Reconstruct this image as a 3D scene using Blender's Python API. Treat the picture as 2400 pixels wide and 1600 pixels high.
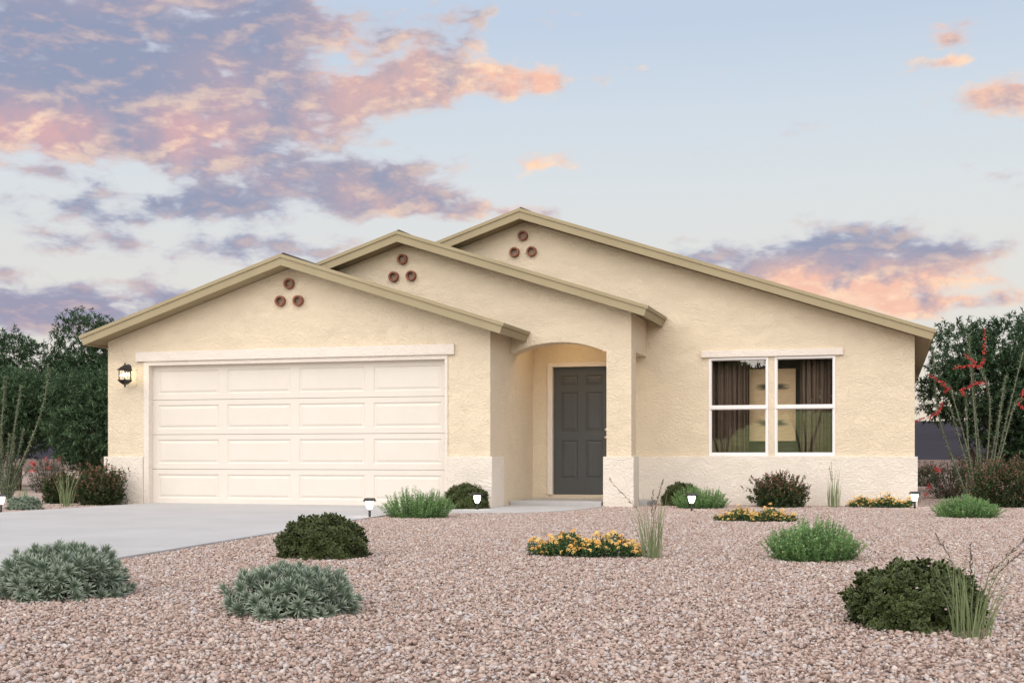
import bpy, bmesh, math, random
import numpy as np
from mathutils import Vector, Matrix

for o in list(bpy.data.objects):
    bpy.data.objects.remove(o)
sc = bpy.context.scene
col = sc.collection
rng = np.random.default_rng(11)
random.seed(4)
R = math.radians

# ------------------------------------------------------------------ camera
CAM_YAW = math.atan(880 / 3000)
cd = bpy.data.cameras.new('camera')
cam = bpy.data.objects.new('camera', cd)
col.objects.link(cam)
cam.location = (0, 0, .75)
cam.rotation_euler = (R(90), 0, CAM_YAW)
cd.sensor_width = 36
cd.lens = 45
cd.shift_y = 269 / 2400
cd.clip_end = 6000
sc.camera = cam

# ------------------------------------------------------------------ light, exposure
SUN_EL, SUN_AZ = R(40), R(183)          # azimuth clockwise from +Y: the veiled sun stands behind the camera
sd = bpy.data.lights.new('sun', 'SUN')
sd.energy = 3.6
sd.angle = R(100)
sd.color = (1.0, .915, .815)
sun = bpy.data.objects.new('sun', sd)
col.objects.link(sun)
sdir = Vector((math.sin(SUN_AZ) * math.cos(SUN_EL), math.cos(SUN_AZ) * math.cos(SUN_EL), math.sin(SUN_EL)))
sun.rotation_euler = sdir.to_track_quat('Z', 'Y').to_euler()
sc.view_settings.view_transform = 'Standard'
sc.view_settings.look = 'None'
sc.view_settings.exposure = .09
sc.view_settings.gamma = 1
sc.view_settings.use_curve_mapping = False
sc.render.engine = 'CYCLES'
sc.cycles.max_bounces = 8
sc.cycles.transparent_max_bounces = 12
sc.cycles.use_denoising = True
sc.cycles.denoising_prefilter = 'ACCURATE'
sc.cycles.caustics_reflective = False
sc.cycles.caustics_refractive = False


class NT:
    """small helper for building node trees"""
    def __init__(s, tree):
        s.t = tree

    def n(s, typ, **kw):
        nd = s.t.nodes.new(typ)
        ins = kw.pop('ins', {})
        for k, v in kw.items():
            setattr(nd, k, v)
        for k, v in ins.items():
            s.put(nd.inputs[k], v)
        return nd

    def put(s, sock, v):
        if isinstance(v, bpy.types.NodeSocket):
            s.t.links.new(v, sock)
        elif isinstance(v, bpy.types.Node):
            s.t.links.new(v.outputs[0], sock)
        else:
            if sock.type == 'RGBA' and len(v) == 3:
                v = tuple(v) + (1,)
            sock.default_value = v

    def m(s, op, a, b=None, c=None, clamp=False):
        nd = s.t.nodes.new('ShaderNodeMath')
        nd.operation = op
        nd.use_clamp = clamp
        for i, v in enumerate((a, b, c)):
            if v is not None:
                s.put(nd.inputs[i], v)
        return nd.outputs[0]

    def v(s, op, a, b=None):
        nd = s.t.nodes.new('ShaderNodeVectorMath')
        nd.operation = op
        s.put(nd.inputs[0], a)
        if b is not None:
            s.put(nd.inputs[1], b)
        return nd.outputs[1] if op in ('LENGTH', 'DOT_PRODUCT') else nd.outputs[0]

    def mix(s, f, a, b, typ='RGBA', blend='MIX'):
        nd = s.t.nodes.new('ShaderNodeMix')
        nd.data_type = typ
        if typ == 'RGBA':
            nd.blend_type = blend
        o = {'RGBA': 6, 'FLOAT': 2, 'VECTOR': 4}[typ]
        s.put(nd.inputs[0], f)
        s.put(nd.inputs[o], a)
        s.put(nd.inputs[o + 1], b)
        return nd.outputs[{'RGBA': 2, 'FLOAT': 0, 'VECTOR': 1}[typ]]

    def rng(s, val, a, b, c=0., d=1., smooth=False):
        nd = s.t.nodes.new('ShaderNodeMapRange')
        nd.interpolation_type = 'SMOOTHSTEP' if smooth else 'LINEAR'
        for i, x in enumerate((val, a, b, c, d)):
            s.put(nd.inputs[i], x)
        return nd.outputs[0]

    def ramp(s, fac, stops, interp='LINEAR'):
        nd = s.t.nodes.new('ShaderNodeValToRGB')
        cr = nd.color_ramp
        cr.interpolation = interp
        while len(cr.elements) < len(stops):
            cr.elements.new(.5)
        for e, (p, c) in zip(cr.elements, stops):
            e.position = p
            e.color = tuple(c) + (1,)
        s.put(nd.inputs[0], fac)
        return nd.outputs[0]

    def noise(s, vec, scale, detail=3., rough=.5, dist=0., out=0):
        nd = s.n('ShaderNodeTexNoise', ins={'Scale': scale, 'Detail': detail, 'Roughness': rough, 'Distortion': dist})
        if vec is not None:
            s.put(nd.inputs['Vector'], vec)
        return nd.outputs[out]


# ------------------------------------------------------------------ sky: Nishita daylight, dusk gradient and broken cloud
world = bpy.data.worlds.new('World')
sc.world = world
world.use_nodes = True
world.node_tree.nodes.clear()
W = NT(world.node_tree)
dirv = W.n('ShaderNodeTexCoord').outputs['Generated']
sep = W.n('ShaderNodeSeparateXYZ', ins={0: dirv})
X_, Y_, Z_ = sep.outputs
az = W.m('ARCTAN2', X_, Y_)
el = W.m('ARCSINE', W.m('MINIMUM', W.m('MAXIMUM', Z_, -1.), 1.))
nish = W.n('ShaderNodeTexSky', sky_type='NISHITA', sun_disc=False, sun_elevation=SUN_EL, sun_rotation=SUN_AZ,
           altitude=400, air_density=1.0, dust_density=1.5, ozone_density=1.5)
nishc = W.v('MULTIPLY', nish, (.075, .075, .075))
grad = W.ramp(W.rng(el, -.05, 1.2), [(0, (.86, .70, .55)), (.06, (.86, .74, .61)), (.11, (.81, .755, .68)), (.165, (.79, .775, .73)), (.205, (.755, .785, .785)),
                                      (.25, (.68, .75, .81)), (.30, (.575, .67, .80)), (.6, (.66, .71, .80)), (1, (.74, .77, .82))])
# afterglow low in the sky, centred beyond the right end of the house
ax_ = W.m('DIVIDE', W.m('SUBTRACT', az, .12), .55)
ez_ = W.m('DIVIDE', W.m('SUBTRACT', el, .05), .13)
after = W.m('POWER', 2.718, W.m('MULTIPLY', W.m('ADD', W.m('MULTIPLY', ax_, ax_), W.m('MULTIPLY', ez_, ez_)), -1.))
base = W.mix(.08, W.mix(W.m('MULTIPLY', after, .75), grad, (.95, .73, .50)), nishc)
# the far side of the sky (away from the afterglow, left of the house) is a little cooler
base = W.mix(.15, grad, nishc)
cool = W.rng(az, -1.0, .1, 1., 0., True)
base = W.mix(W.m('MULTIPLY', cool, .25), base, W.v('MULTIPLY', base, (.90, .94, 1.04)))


def blobsum(items):
    tot = None
    for (x, y, rx, ry, amp) in items:
        q = W.v('MULTIPLY', W.v('SUBTRACT', ae, (x, y, 0)), (.74 / rx, .74 / ry, 0))
        f = W.rng(W.v('LENGTH', q), 0., 1., amp, 0., True)
        tot = f if tot is None else W.m('ADD', tot, f)
    return tot


ae = W.n('ShaderNodeCombineXYZ', ins={0: az, 1: el}).outputs[0]
# cloud banks: azimuth, elevation, half-width, half-height (radians), amount
banks = [(-.58, .29, .24, .10, .16), (-.68, .27, .28, .11, .66), (-.62, .32, .18, .05, .30), (-.43, .305, .19, .050, .46), (-.33, .283, .09, .022, .64), (-.275, .286, .055, .014, .62),
         (-.62, .245, .16, .025, .46), (-.47, .255, .10, .02, .42), (-.40, .27, .07, .016, .36), (-.46, .207, .17, .042, .60), (-.55, .185, .07, .016, .40), (-.375, .205, .07, .025, .40),
         (-.32, .192, .09, .016, .46), (-.27, .187, .04, .009, .40), (-.61, .155, .06, .013, .40), (-.49, .158, .07, .016, .42), (-.43, .15, .06, .016, .38), (-.36, .162, .06, .012, .34),
         (-.65, .108, .21, .034, .70), (-.52, .118, .10, .014, .40), (-.64, .205, .05, .008, .22),
         (-.045, .158, .13, .026, .66), (-.06, .140, .17, .030, .62), (-.02, .124, .15, .016, .50), (.0, .108, .12, .010, .50), (.055, .146, .06, .018, .40), (.07, .115, .07, .008, .34),
         (-.25, .225, .05, .014, .48), (-.17, .325, .030, .007, .50), (-.19, .29, .022, .008, .46), (-.215, .284, .014, .01, .40), (.04, .31, .03, .009, .50), (.045, .298, .022, .006, .4),
         (.075, .325, .04, .012, .40), (.045, .283, .03, .006, .46), (.060, .258, .035, .018, .62), (.102, .250, .042, .034, .72), (-.04, .298, .03, .008, .40), (-.36, .325, .06, .03, .38), (-.47, .33, .08, .02, .32)]
bank = blobsum(banks)
# scattered thin cloud everywhere else, thicker on the left half of the sky
wide = W.m('ADD', W.rng(az, -.35, -1.2, 0., .22, True), W.rng(el, .42, .75, 0., .17, True))
bank = W.m('ADD', W.m('MINIMUM', bank, .95), wide)


def cloud(shift_az, shift_el, warpamt=.5):
    p = W.n('ShaderNodeCombineXYZ', ins={0: W.m('ADD', az, shift_az), 1: W.m('MULTIPLY', W.m('ADD', el, shift_el), 2.3), 2: W.m('MULTIPLY', az, -.25)}).outputs[0]
    n1 = W.noise(p, 12., 4., .55, .25)
    n2 = W.noise(p, 34., 6., .58, .3)
    return W.m('ADD', W.m('MULTIPLY', n1, .60), W.m('MULTIPLY', n2, .40))


c0 = cloud(0., 0.)
c1 = cloud(.005, -.007)
d0 = W.m('ADD', W.m('ADD', .5, W.m('MULTIPLY', W.m('SUBTRACT', c0, .5), 2.0)), W.m('MULTIPLY', W.m('SUBTRACT', bank, .49), .66))
dens = W.rng(d0, .37, .66, 0., 1., True)
# lit from below by the low sun: bright where there is less cloud just below
lit = W.rng(W.m('SUBTRACT', c0, c1), -.01, .10, 0., 1.)
pinkz = blobsum([(-.62, .235, .16, .028, .75), (-.36, .285, .17, .035, .75), (-.28, .286, .08, .03, .65), (-.47, .25, .09, .025, .7), (-.32, .192, .10, .022, .65), (-.38, .207, .08, .025, .45),
                 (-.04, .131, .18, .022, 1.0), (.0, .114, .22, .026, 1.7), (.06, .26, .10, .05, .9), (.05, .31, .12, .045, .9), (-.19, .30, .09, .06, .9), (-.25, .225, .07, .03, .9),
                 (-.37, .325, .12, .03, .4), (-.5, .215, .06, .02, .4), (-.6, .335, .12, .02, .3), (-.04, .298, .05, .03, .8)])
pinkn = W.noise(ae, 16., 5., .6)
pink = W.m('ADD', W.m('MULTIPLY', pinkz, W.rng(pinkn, .38, .62, .10, 1.05)), W.m('MULTIPLY', lit, .35))
pink = W.m('MINIMUM', pink, 1.)
thick = W.rng(d0, .46, .74, 0., 1., True)
shade = W.mix(thick, (.52, .535, .62), (.265, .30, .43))
shade = W.mix(W.rng(el, .10, .17, .45, 0., True), shade, (.34, .285, .40))
glow = W.mix(W.rng(az, -.55, -.30, 0., 1., True), (.80, .47, .43), (1.0, .62, .42))
glow = W.mix(W.m('MULTIPLY', thick, .35), glow, (.66, .31, .34))
glow = W.mix(W.m('MULTIPLY', lit, .65), glow, (1.0, .76, .53))
cl = W.mix(pink, shade, glow)
horizon = W.rng(el, .0, .03, 0., 1., True)
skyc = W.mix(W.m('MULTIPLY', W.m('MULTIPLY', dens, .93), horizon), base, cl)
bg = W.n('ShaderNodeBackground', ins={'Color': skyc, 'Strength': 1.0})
out = W.n('ShaderNodeOutputWorld')
W.t.links.new(bg.outputs[0], out.inputs[0])


# ------------------------------------------------------------------ materials
def new_mat(name):
    m = bpy.data.materials.new(name)
    m.use_nodes = True
    m.node_tree.nodes.clear()
    N = NT(m.node_tree)
    o = N.n('ShaderNodeOutputMaterial')
    return m, N, o


def pos(N):
    return N.n('ShaderNodeNewGeometry').outputs['Position']


def plain(name, c, rough=.6, var=.06, scale=6., metal=0., bump=0., bscale=60., spec=.4):
    m, N, o = new_mat(name)
    p = pos(N)
    k = N.rng(N.noise(p, scale, 4., .6), .3, .7, 1 - var, 1 + var)
    cc = N.v('MULTIPLY', N.n('ShaderNodeCombineXYZ', ins={0: k, 1: k, 2: k}).outputs[0], tuple(c))
    b = N.n('ShaderNodeBsdfPrincipled', ins={'Base Color': cc, 'Roughness': rough, 'Metallic': metal, 'Specular IOR Level': spec})
    if bump:
        N.put(b.inputs['Normal'], N.n('ShaderNodeBump', ins={'Strength': 1., 'Distance': bump, 'Height': N.noise(p, bscale, 3.)}))
    N.put(o.inputs[0], b)
    return m


def stucco(name, c, rel=.0105):
    m, N, o = new_mat(name)
    p = pos(N)
    warp = N.v('ADD', p, N.v('MULTIPLY', N.v('SUBTRACT', N.noise(p, 3.2, 2., out=1), (.5, .5, .5)), (.35, .35, .35)))
    sq = N.v('MULTIPLY', warp, (1., 1., 1.35))
    a = N.noise(sq, 17., 3., .55, .9)
    ridge = N.rng(N.m('ABSOLUTE', N.m('SUBTRACT', a, .5)), 0., .06, 1., 0., True)
    patch = N.rng(N.noise(p, 4., 4., .6), .40, .62, .35, 1., True)
    fine = N.noise(p, 75., 4., .65)
    med = N.rng(N.noise(N.v('MULTIPLY', warp, (.8, 1., 1.2)), 30., 4., .6, .5), .36, .64)
    h = N.m('ADD', N.m('MULTIPLY', N.m('MULTIPLY', ridge, patch), .05), N.m('ADD', N.m('MULTIPLY', fine, .30), N.m('MULTIPLY', med, .60)))
    k = N.rng(N.noise(p, 1.1, 5., .6), .3, .7, .98, 1.015)
    k2 = N.m('MULTIPLY', k, N.rng(fine, .3, .7, .96, 1.03))
    cc = N.v('MULTIPLY', N.n('ShaderNodeCombineXYZ', ins={0: k2, 1: k2, 2: k2}).outputs[0], tuple(c))
    b = N.n('ShaderNodeBsdfPrincipled', ins={'Base Color': cc, 'Roughness': .92, 'Specular IOR Level': .15,
            'Normal': N.n('ShaderNodeBump', ins={'Strength': 1., 'Distance': rel, 'Height': h})})
    N.put(o.inputs[0], b)
    return m


def leafmat(name, c1, c2, c3=None, trans=.25, rough=.55, rim=None, spec=.3):
    """leaf colours c1..c2 by the leaf's own tint, c3 for leaves flagged as new growth"""
    m, N, o = new_mat(name)
    t = N.n('ShaderNodeAttribute', attribute_name='tint').outputs['Fac']
    c = N.mix(t, c1, c2)
    if c3 is not None:
        c = N.mix(N.n('ShaderNodeAttribute', attribute_name='flush').outputs['Fac'], c, c3)
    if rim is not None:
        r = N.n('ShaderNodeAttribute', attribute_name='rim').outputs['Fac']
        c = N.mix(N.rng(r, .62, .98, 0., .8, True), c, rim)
    b = N.n('ShaderNodeBsdfPrincipled', ins={'Base Color': c, 'Roughness': rough, 'Specular IOR Level': spec})
    tr = N.n('ShaderNodeBsdfTranslucent', ins={'Color': c})
    mx = N.n('ShaderNodeMixShader', ins={0: trans, 1: b, 2: tr})
    N.put(o.inputs[0], mx)
    return m


def emit(name, c, s):
    m, N, o = new_mat(name)
    N.put(o.inputs[0], N.n('ShaderNodeEmission', ins={'Color': c, 'Strength': s}))
    return m


M = {}
M['wall'] = stucco('tan stucco', (.775, .665, .515))
M['plinth'] = stucco('pale stucco', (.82, .745, .665))
M['trim'] = stucco('pale trim stucco', (.80, .725, .66), .007)
M['door_paint'] = plain('garage door paint', (.715, .66, .60), .45, .02, 3., bump=.0006, bscale=140)
M['fascia'] = plain('khaki fascia paint', (.345, .285, .175), .6, .05, 2.5, bump=.0008, bscale=90)
M['shingle'] = plain('brown roof shingle', (.10, .075, .06), .95, .35, 12., bump=.006, bscale=40)
M['cap'] = plain('dark ridge cap', (.06, .05, .045), .95, .3, 20.)
M['terra'] = plain('terracotta clay', (.27, .115, .075), .8, .18, 25., bump=.001, bscale=120)
M['ventback'] = plain('vent mesh screen', (.30, .24, .19), .9, .2, 90.)
M['front_door'] = plain('charcoal door paint', (.072, .075, .076), .5, .05, 3., bump=.0004, bscale=150)
M['nickel'] = plain('satin nickel', (.62, .56, .48), .28, .03, 5., metal=1.)
M['white'] = plain('white vinyl', (.84, .81, .81), .4, .015, 3.)
M['black'] = plain('black coated metal', (.013, .012, .012), .42, .2, 40., spec=.5)
M['glow'] = emit('lit lamp globe', (1., .93, .83), 14.)
M['bulb'] = emit('lit lantern bulb', (1., .85, .55), 60.)
M['porch'] = emit('lit porch lamp', (1., .70, .36), 42.)
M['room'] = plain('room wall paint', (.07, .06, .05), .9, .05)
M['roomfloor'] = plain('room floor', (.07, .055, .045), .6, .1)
M['curtain'] = plain('brown drape', (.155, .108, .082), .85, .12, 5., bump=.001, bscale=200)
M['bark'] = plain('grey brown bark', (.13, .095, .075), .95, .35, 14., bump=.01, bscale=30)
M['twig'] = plain('brown twig bark', (.10, .07, .055), .95, .3, 30.)
M['cane'] = plain('grey green cane bark', (.18, .195, .14), .9, .3, 25.)
M['red'] = plain('red flower petal', (.60, .07, .065), .6, .25, 30.)
M['orange'] = plain('orange flower petal', (.80, .49, .16), .6, .25, 60.)
M['yellow'] = plain('yellow flower petal', (.82, .62, .24), .6, .2, 60.)
M['cream'] = plain('cream flower petal', (.72, .72, .36), .6, .15, 60.)
M['seed'] = plain('purple brown seed head', (.085, .055, .055), .9, .3, 60.)
M['silver'] = leafmat('silver green leaf', (.095, .14, .092), (.26, .325, .245), trans=.12, rim=(.42, .48, .39))
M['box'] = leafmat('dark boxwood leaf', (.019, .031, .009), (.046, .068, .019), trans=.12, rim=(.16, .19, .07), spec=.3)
M['rosemary'] = leafmat('bright needle leaf', (.125, .255, .09), (.28, .45, .18), trans=.35)
M['redtip'] = leafmat('dark red tip leaf', (.030, .056, .022), (.085, .125, .046), (.36, .16, .125), trans=.2)
M['olive'] = leafmat('olive twig leaf', (.045, .060, .034), (.10, .11, .065), (.16, .085, .06), trans=.2)
M['lantana'] = leafmat('green flower bed leaf', (.040, .095, .036), (.10, .18, .065), trans=.25)
M['grass'] = leafmat('dry green blade', (.155, .205, .095), (.32, .365, .19), trans=.25)
M['willow'] = leafmat('deep green willow leaf', (.024, .052, .022), (.092, .158, .078), trans=.25)
M['willow2'] = leafmat('blue green willow leaf', (.032, .062, .029), (.115, .19, .093), trans=.25)
M['ocoleaf'] = leafmat('grey green cane leaf', (.135, .175, .10), (.27, .32, .20), trans=.25)
M['streetleaf'] = leafmat('street tree leaf', (.03, .05, .02), (.08, .11, .04), trans=.3)

# glass: clear with a mirror-like share
def glassmat(name, f0, rough, tintc):
    m, N, o = new_mat(name)
    g = N.n('ShaderNodeNewGeometry')
    c = N.m('ABSOLUTE', N.v('DOT_PRODUCT', g.outputs['Normal'], g.outputs['Incoming']))
    f = N.m('ADD', f0, N.m('MULTIPLY', N.m('POWER', N.m('SUBTRACT', 1., c, clamp=True), 5.), 1 - f0))
    N.put(o.inputs[0], N.n('ShaderNodeMixShader', ins={0: f, 1: N.n('ShaderNodeBsdfTransparent', ins={'Color': tintc}), 2: N.n('ShaderNodeBsdfGlossy', ins={'Roughness': rough, 'Color': (1, 1, 1)})}))
    return m


M['glass'] = glassmat('window glass', .085, 0., (.985, .99, .98))
M['lglass'] = glassmat('lantern glass', .03, .05, (.98, .98, .96))

# concrete with faint broom streaks
m, N, o = new_mat('broomed concrete')
p = pos(N)
st = N.noise(N.v('MULTIPLY', p, (.7, 9., 1.)), 3., 5., .6)
bl = N.noise(p, .9, 5., .6)
gr = N.noise(p, 160., 2.)
k = N.m('MULTIPLY', N.m('MULTIPLY', N.rng(st, .3, .7, .93, 1.06), N.rng(bl, .3, .7, .92, 1.06)), N.rng(gr, .25, .75, .93, 1.06))
cc = N.v('MULTIPLY', N.n('ShaderNodeCombineXYZ', ins={0: k, 1: k, 2: k}).outputs[0], (.462, .452, .458))
N.put(o.inputs[0], N.n('ShaderNodeBsdfPrincipled', ins={'Base Color': cc, 'Roughness': .85, 'Specular IOR Level': .25,
      'Normal': N.n('ShaderNodeBump', ins={'Strength': 1., 'Distance': .002, 'Height': N.m('ADD', st, gr)})}))
M['concrete'] = m

# gravel: stone colours by each stone's own tint; the bed below and far off by cells of the same palette
PAL = [(0, (.225, .15, .125)), (.16, (.49, .365, .31)), (.34, (.33, .235, .20)), (.52, (.56, .45, .395)), (.72, (.43, .325, .29)), (.88, (.49, .455, .46)), (1, (.62, .535, .475))]
m, N, o = new_mat('crushed stone')
t = N.n('ShaderNodeAttribute', attribute_name='tint').outputs['Fac']
c = N.ramp(t, PAL)
pn = N.n('ShaderNodeTexCoord').outputs['Object']
k = N.rng(N.noise(pn, 160., 3., .6), .3, .7, .86, 1.1)
cc = N.v('MULTIPLY', N.n('ShaderNodeCombineXYZ', ins={0: k, 1: k, 2: k}).outputs[0], c)
N.put(o.inputs[0], N.n('ShaderNodeBsdfPrincipled', ins={'Base Color': cc, 'Roughness': .85, 'Specular IOR Level': .25}))
M['stone'] = m
m, N, o = new_mat('gravel bed')
p = pos(N)
vo = N.n('ShaderNodeTexVoronoi', ins={'Scale': 46., 'Vector': p})
sepc = N.n('ShaderNodeSeparateColor', ins={0: vo.outputs['Color']})
c = N.ramp(sepc.outputs[0], PAL)
c = N.mix(N.rng(vo.outputs['Distance'], .25, .6, 0., .5), c, (.22, .15, .12))
N.put(o.inputs[0], N.n('ShaderNodeBsdfPrincipled', ins={'Base Color': c, 'Roughness': .9, 'Specular IOR Level': .2,
      'Normal': N.n('ShaderNodeBump', ins={'Strength': 1., 'Distance': .012, 'Height': N.m('SUBTRACT', 1., vo.outputs['Distance'])})}))
M['bed'] = m
M['desert'] = plain('brown desert soil', (.15, .095, .075), .95, .35, .15)
M['hill'] = plain('dusk shaded mountain rock', (.017, .013, .022), 1., .35, .03)  # dusk shade of the mountains is put into this very dark violet base colour
M['lawn'] = plain('mown lawn', (.30, .37, .12), .95, .4, 1.5, bump=.03, bscale=25)

# wall picture: a plain tan abstract with two rows of dark soft strokes
m, N, o = new_mat('abstract canvas print')
tc = N.n('ShaderNodeTexCoord').outputs['Object']
sx = N.n('ShaderNodeSeparateXYZ', ins={0: tc})
x, z = sx.outputs[0], sx.outputs[2]
ax = N.m('ABSOLUTE', x)
zz = N.m('SUBTRACT', N.m('FRACT', N.m('DIVIDE', N.m('ADD', z, .57), .57)), .5)
nz = N.noise(N.v('MULTIPLY', tc, (1., 1., 5.)), 7., 5., .65)
band = N.m('MULTIPLY', N.rng(N.m('ABSOLUTE', zz), .035, .12, 1., 0., True), N.rng(N.m('ADD', N.m('MULTIPLY', N.m('ABSOLUTE', N.m('SUBTRACT', ax, .02)), 2.), N.m('MULTIPLY', nz, .6)), .50, .85, 1., 0., True))
sand = N.mix(N.rng(nz, .3, .7), (.74, .52, .31), (.86, .66, .44))
c = N.mix(band, sand, (.10, .095, .075))
N.put(o.inputs[0], N.n('ShaderNodeBsdfPrincipled', ins={'Base Color': c, 'Roughness': .8}))
M['canvas'] = m


# ------------------------------------------------------------------ object helpers
def link(o, parent=None):
    col.objects.link(o)
    if parent is not None:
        o.parent = parent
    return o


def tag(o, label=None, cat=None, group=None, kind=None):
    if label: o['label'] = label
    if cat: o['category'] = cat
    if group: o['group'] = group
    if kind: o['kind'] = kind
    return o


def thing(name, label, cat, loc=(0, 0, 0), rz=0., group=None, scale=None):
    o = bpy.data.objects.new(name, None)
    o.empty_display_size = .1
    o.location = loc
    o.rotation_euler = (0, 0, rz)
    if scale: o.scale = scale
    col.objects.link(o)
    return tag(o, label, cat, group)


class MB:
    def __init__(s):
        s.v, s.f, s.mi = [], [], []

    def add(s, vs, fs, mi=0):
        b = len(s.v)
        s.v += [tuple(v) for v in vs]
        s.f += [tuple(i + b for i in f) for f in fs]
        s.mi += [mi] * len(fs)
        return s

    def box(s, x0, x1, y0, y1, z0, z1, mi=0):
        vs = [(x, y, z) for x in (x0, x1) for y in (y0, y1) for z in (z0, z1)]
        return s.add(vs, [(0, 1, 3, 2), (4, 6, 7, 5), (0, 4, 5, 1), (2, 3, 7, 6), (0, 2, 6, 4), (1, 5, 7, 3)], mi)

    def prism(s, poly, y0, y1, mi=0):
        """polygon of (x, z), counter-clockwise seen from the front (-y), run from y0 to y1"""
        n = len(poly)
        vs = [(x, y0, z) for x, z in poly] + [(x, y1, z) for x, z in poly]
        fs = [tuple(range(n)), tuple(range(2 * n - 1, n - 1, -1))]
        fs += [((i + 1) % n, i, i + n, (i + 1) % n + n) for i in range(n)]
        return s.add(vs, fs, mi)

    def flat(s, poly, z0, z1, mi=0):
        """polygon of (x, y), counter-clockwise from above, from z0 up to z1"""
        n = len(poly)
        vs = [(x, y, z1) for x, y in poly] + [(x, y, z0) for x, y in poly]
        fs = [tuple(range(n)), tuple(range(2 * n - 1, n - 1, -1))]
        fs += [(i, i + n, (i + 1) % n + n, (i + 1) % n) for i in range(n)]
        return s.add(vs, fs, mi)

    def tube(s, pts, rad, seg=6, mi=0, cap=True):
        pts = [Vector(p) for p in pts]
        rings = []
        b0 = len(s.v)
        prev = None
        for i, p in enumerate(pts):
            d = (pts[min(i + 1, len(pts) - 1)] - pts[max(i - 1, 0)]).normalized()
            if prev is None:
                a = d.orthogonal().normalized()
            else:
                a = (prev - d * prev.dot(d))
                a = a.normalized() if a.length > 1e-6 else d.orthogonal().normalized()
            prev = a
            bb = d.cross(a)
            r = rad[i] if hasattr(rad, '__len__') else rad
            for k in range(seg):
                t = 2 * math.pi * k / seg
                s.v.append(tuple(p + (a * math.cos(t) + bb * math.sin(t)) * r))
        for i in range(len(pts) - 1):
            for k in range(seg):
                k2 = (k + 1) % seg
                s.f.append((b0 + i * seg + k, b0 + i * seg + k2, b0 + (i + 1) * seg + k2, b0 + (i + 1) * seg + k))
                s.mi.append(mi)
        if cap:
            s.f.append(tuple(b0 + k for k in range(seg - 1, -1, -1))); s.mi.append(mi)
            e = b0 + (len(pts) - 1) * seg
            s.f.append(tuple(e + k for k in range(seg))); s.mi.append(mi)
        return s

    def lathe(s, prof, c=(0, 0, 0), seg=16, axis='z', mi=0, turn=0.):
        """profile of (radius, height) turned round an axis through c"""
        b0 = len(s.v)
        for r, h in prof:
            for k in range(seg):
                t = 2 * math.pi * k / seg + turn
                if axis == 'z':
                    s.v.append((c[0] + r * math.cos(t), c[1] + r * math.sin(t), c[2] + h))
                else:
                    s.v.append((c[0] + r * math.cos(t), c[1] + h, c[2] + r * math.sin(t)))
        for i in range(len(prof) - 1):
            for k in range(seg):
                k2 = (k + 1) % seg
                q = (b0 + i * seg + k, b0 + i * seg + k2, b0 + (i + 1) * seg + k2, b0 + (i + 1) * seg + k)
                s.f.append(q if axis == 'z' else q[::-1]); s.mi.append(mi)
        return s

    def obj(s, name, mats, parent=None, off=(0, 0, 0), smooth=False, bevel=0.):
        me = bpy.data.meshes.new(name)
        ox, oy, oz = off
        me.from_pydata([(x - ox, y - oy, z - oz) for x, y, z in s.v], [], s.f)
        if not isinstance(mats, (list, tuple)): mats = [mats]
        for mm in mats: me.materials.append(mm)
        me.polygons.foreach_set('material_index', s.mi)
        bm = bmesh.new(); bm.from_mesh(me)
        bmesh.ops.recalc_face_normals(bm, faces=bm.faces)
        bm.to_mesh(me); bm.free()
        if smooth: me.polygons.foreach_set('use_smooth', [True] * len(me.polygons))
        me.update()
        o = link(bpy.data.objects.new(name, me), parent)
        if bevel:
            bv = o.modifiers.new('edge', 'BEVEL'); bv.width = bevel; bv.segments = 2; bv.limit_method = 'ANGLE'; bv.angle_limit = R(40)
        return o


def fast_mesh(name, V, F, mat, attrs=None, smooth=False):
    """numpy arrays -> mesh; attrs: {name: (domain, values)}"""
    me = bpy.data.meshes.new(name)
    k = F.shape[1]
    me.vertices.add(len(V)); me.loops.add(F.size); me.polygons.add(len(F))
    me.vertices.foreach_set('co', np.ascontiguousarray(V, dtype=np.float32).ravel())
    me.loops.foreach_set('vertex_index', np.ascontiguousarray(F, dtype=np.int32).ravel())
    me.polygons.foreach_set('loop_start', np.arange(0, F.size, k, dtype=np.int32))
    me.update(calc_edges=True)
    if smooth: me.polygons.foreach_set('use_smooth', np.ones(len(F), dtype=bool))
    for an, (dom, val) in (attrs or {}).items():
        a = me.attributes.new(an, 'FLOAT', dom)
        a.data.foreach_set('value', np.ascontiguousarray(val, dtype=np.float32))
    me.materials.append(mat)
    return me


def unit(a):
    return a / np.maximum(np.linalg.norm(a, axis=-1, keepdims=True), 1e-9)


def rdir(n):
    return unit(rng.normal(size=(n, 3)))


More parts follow.
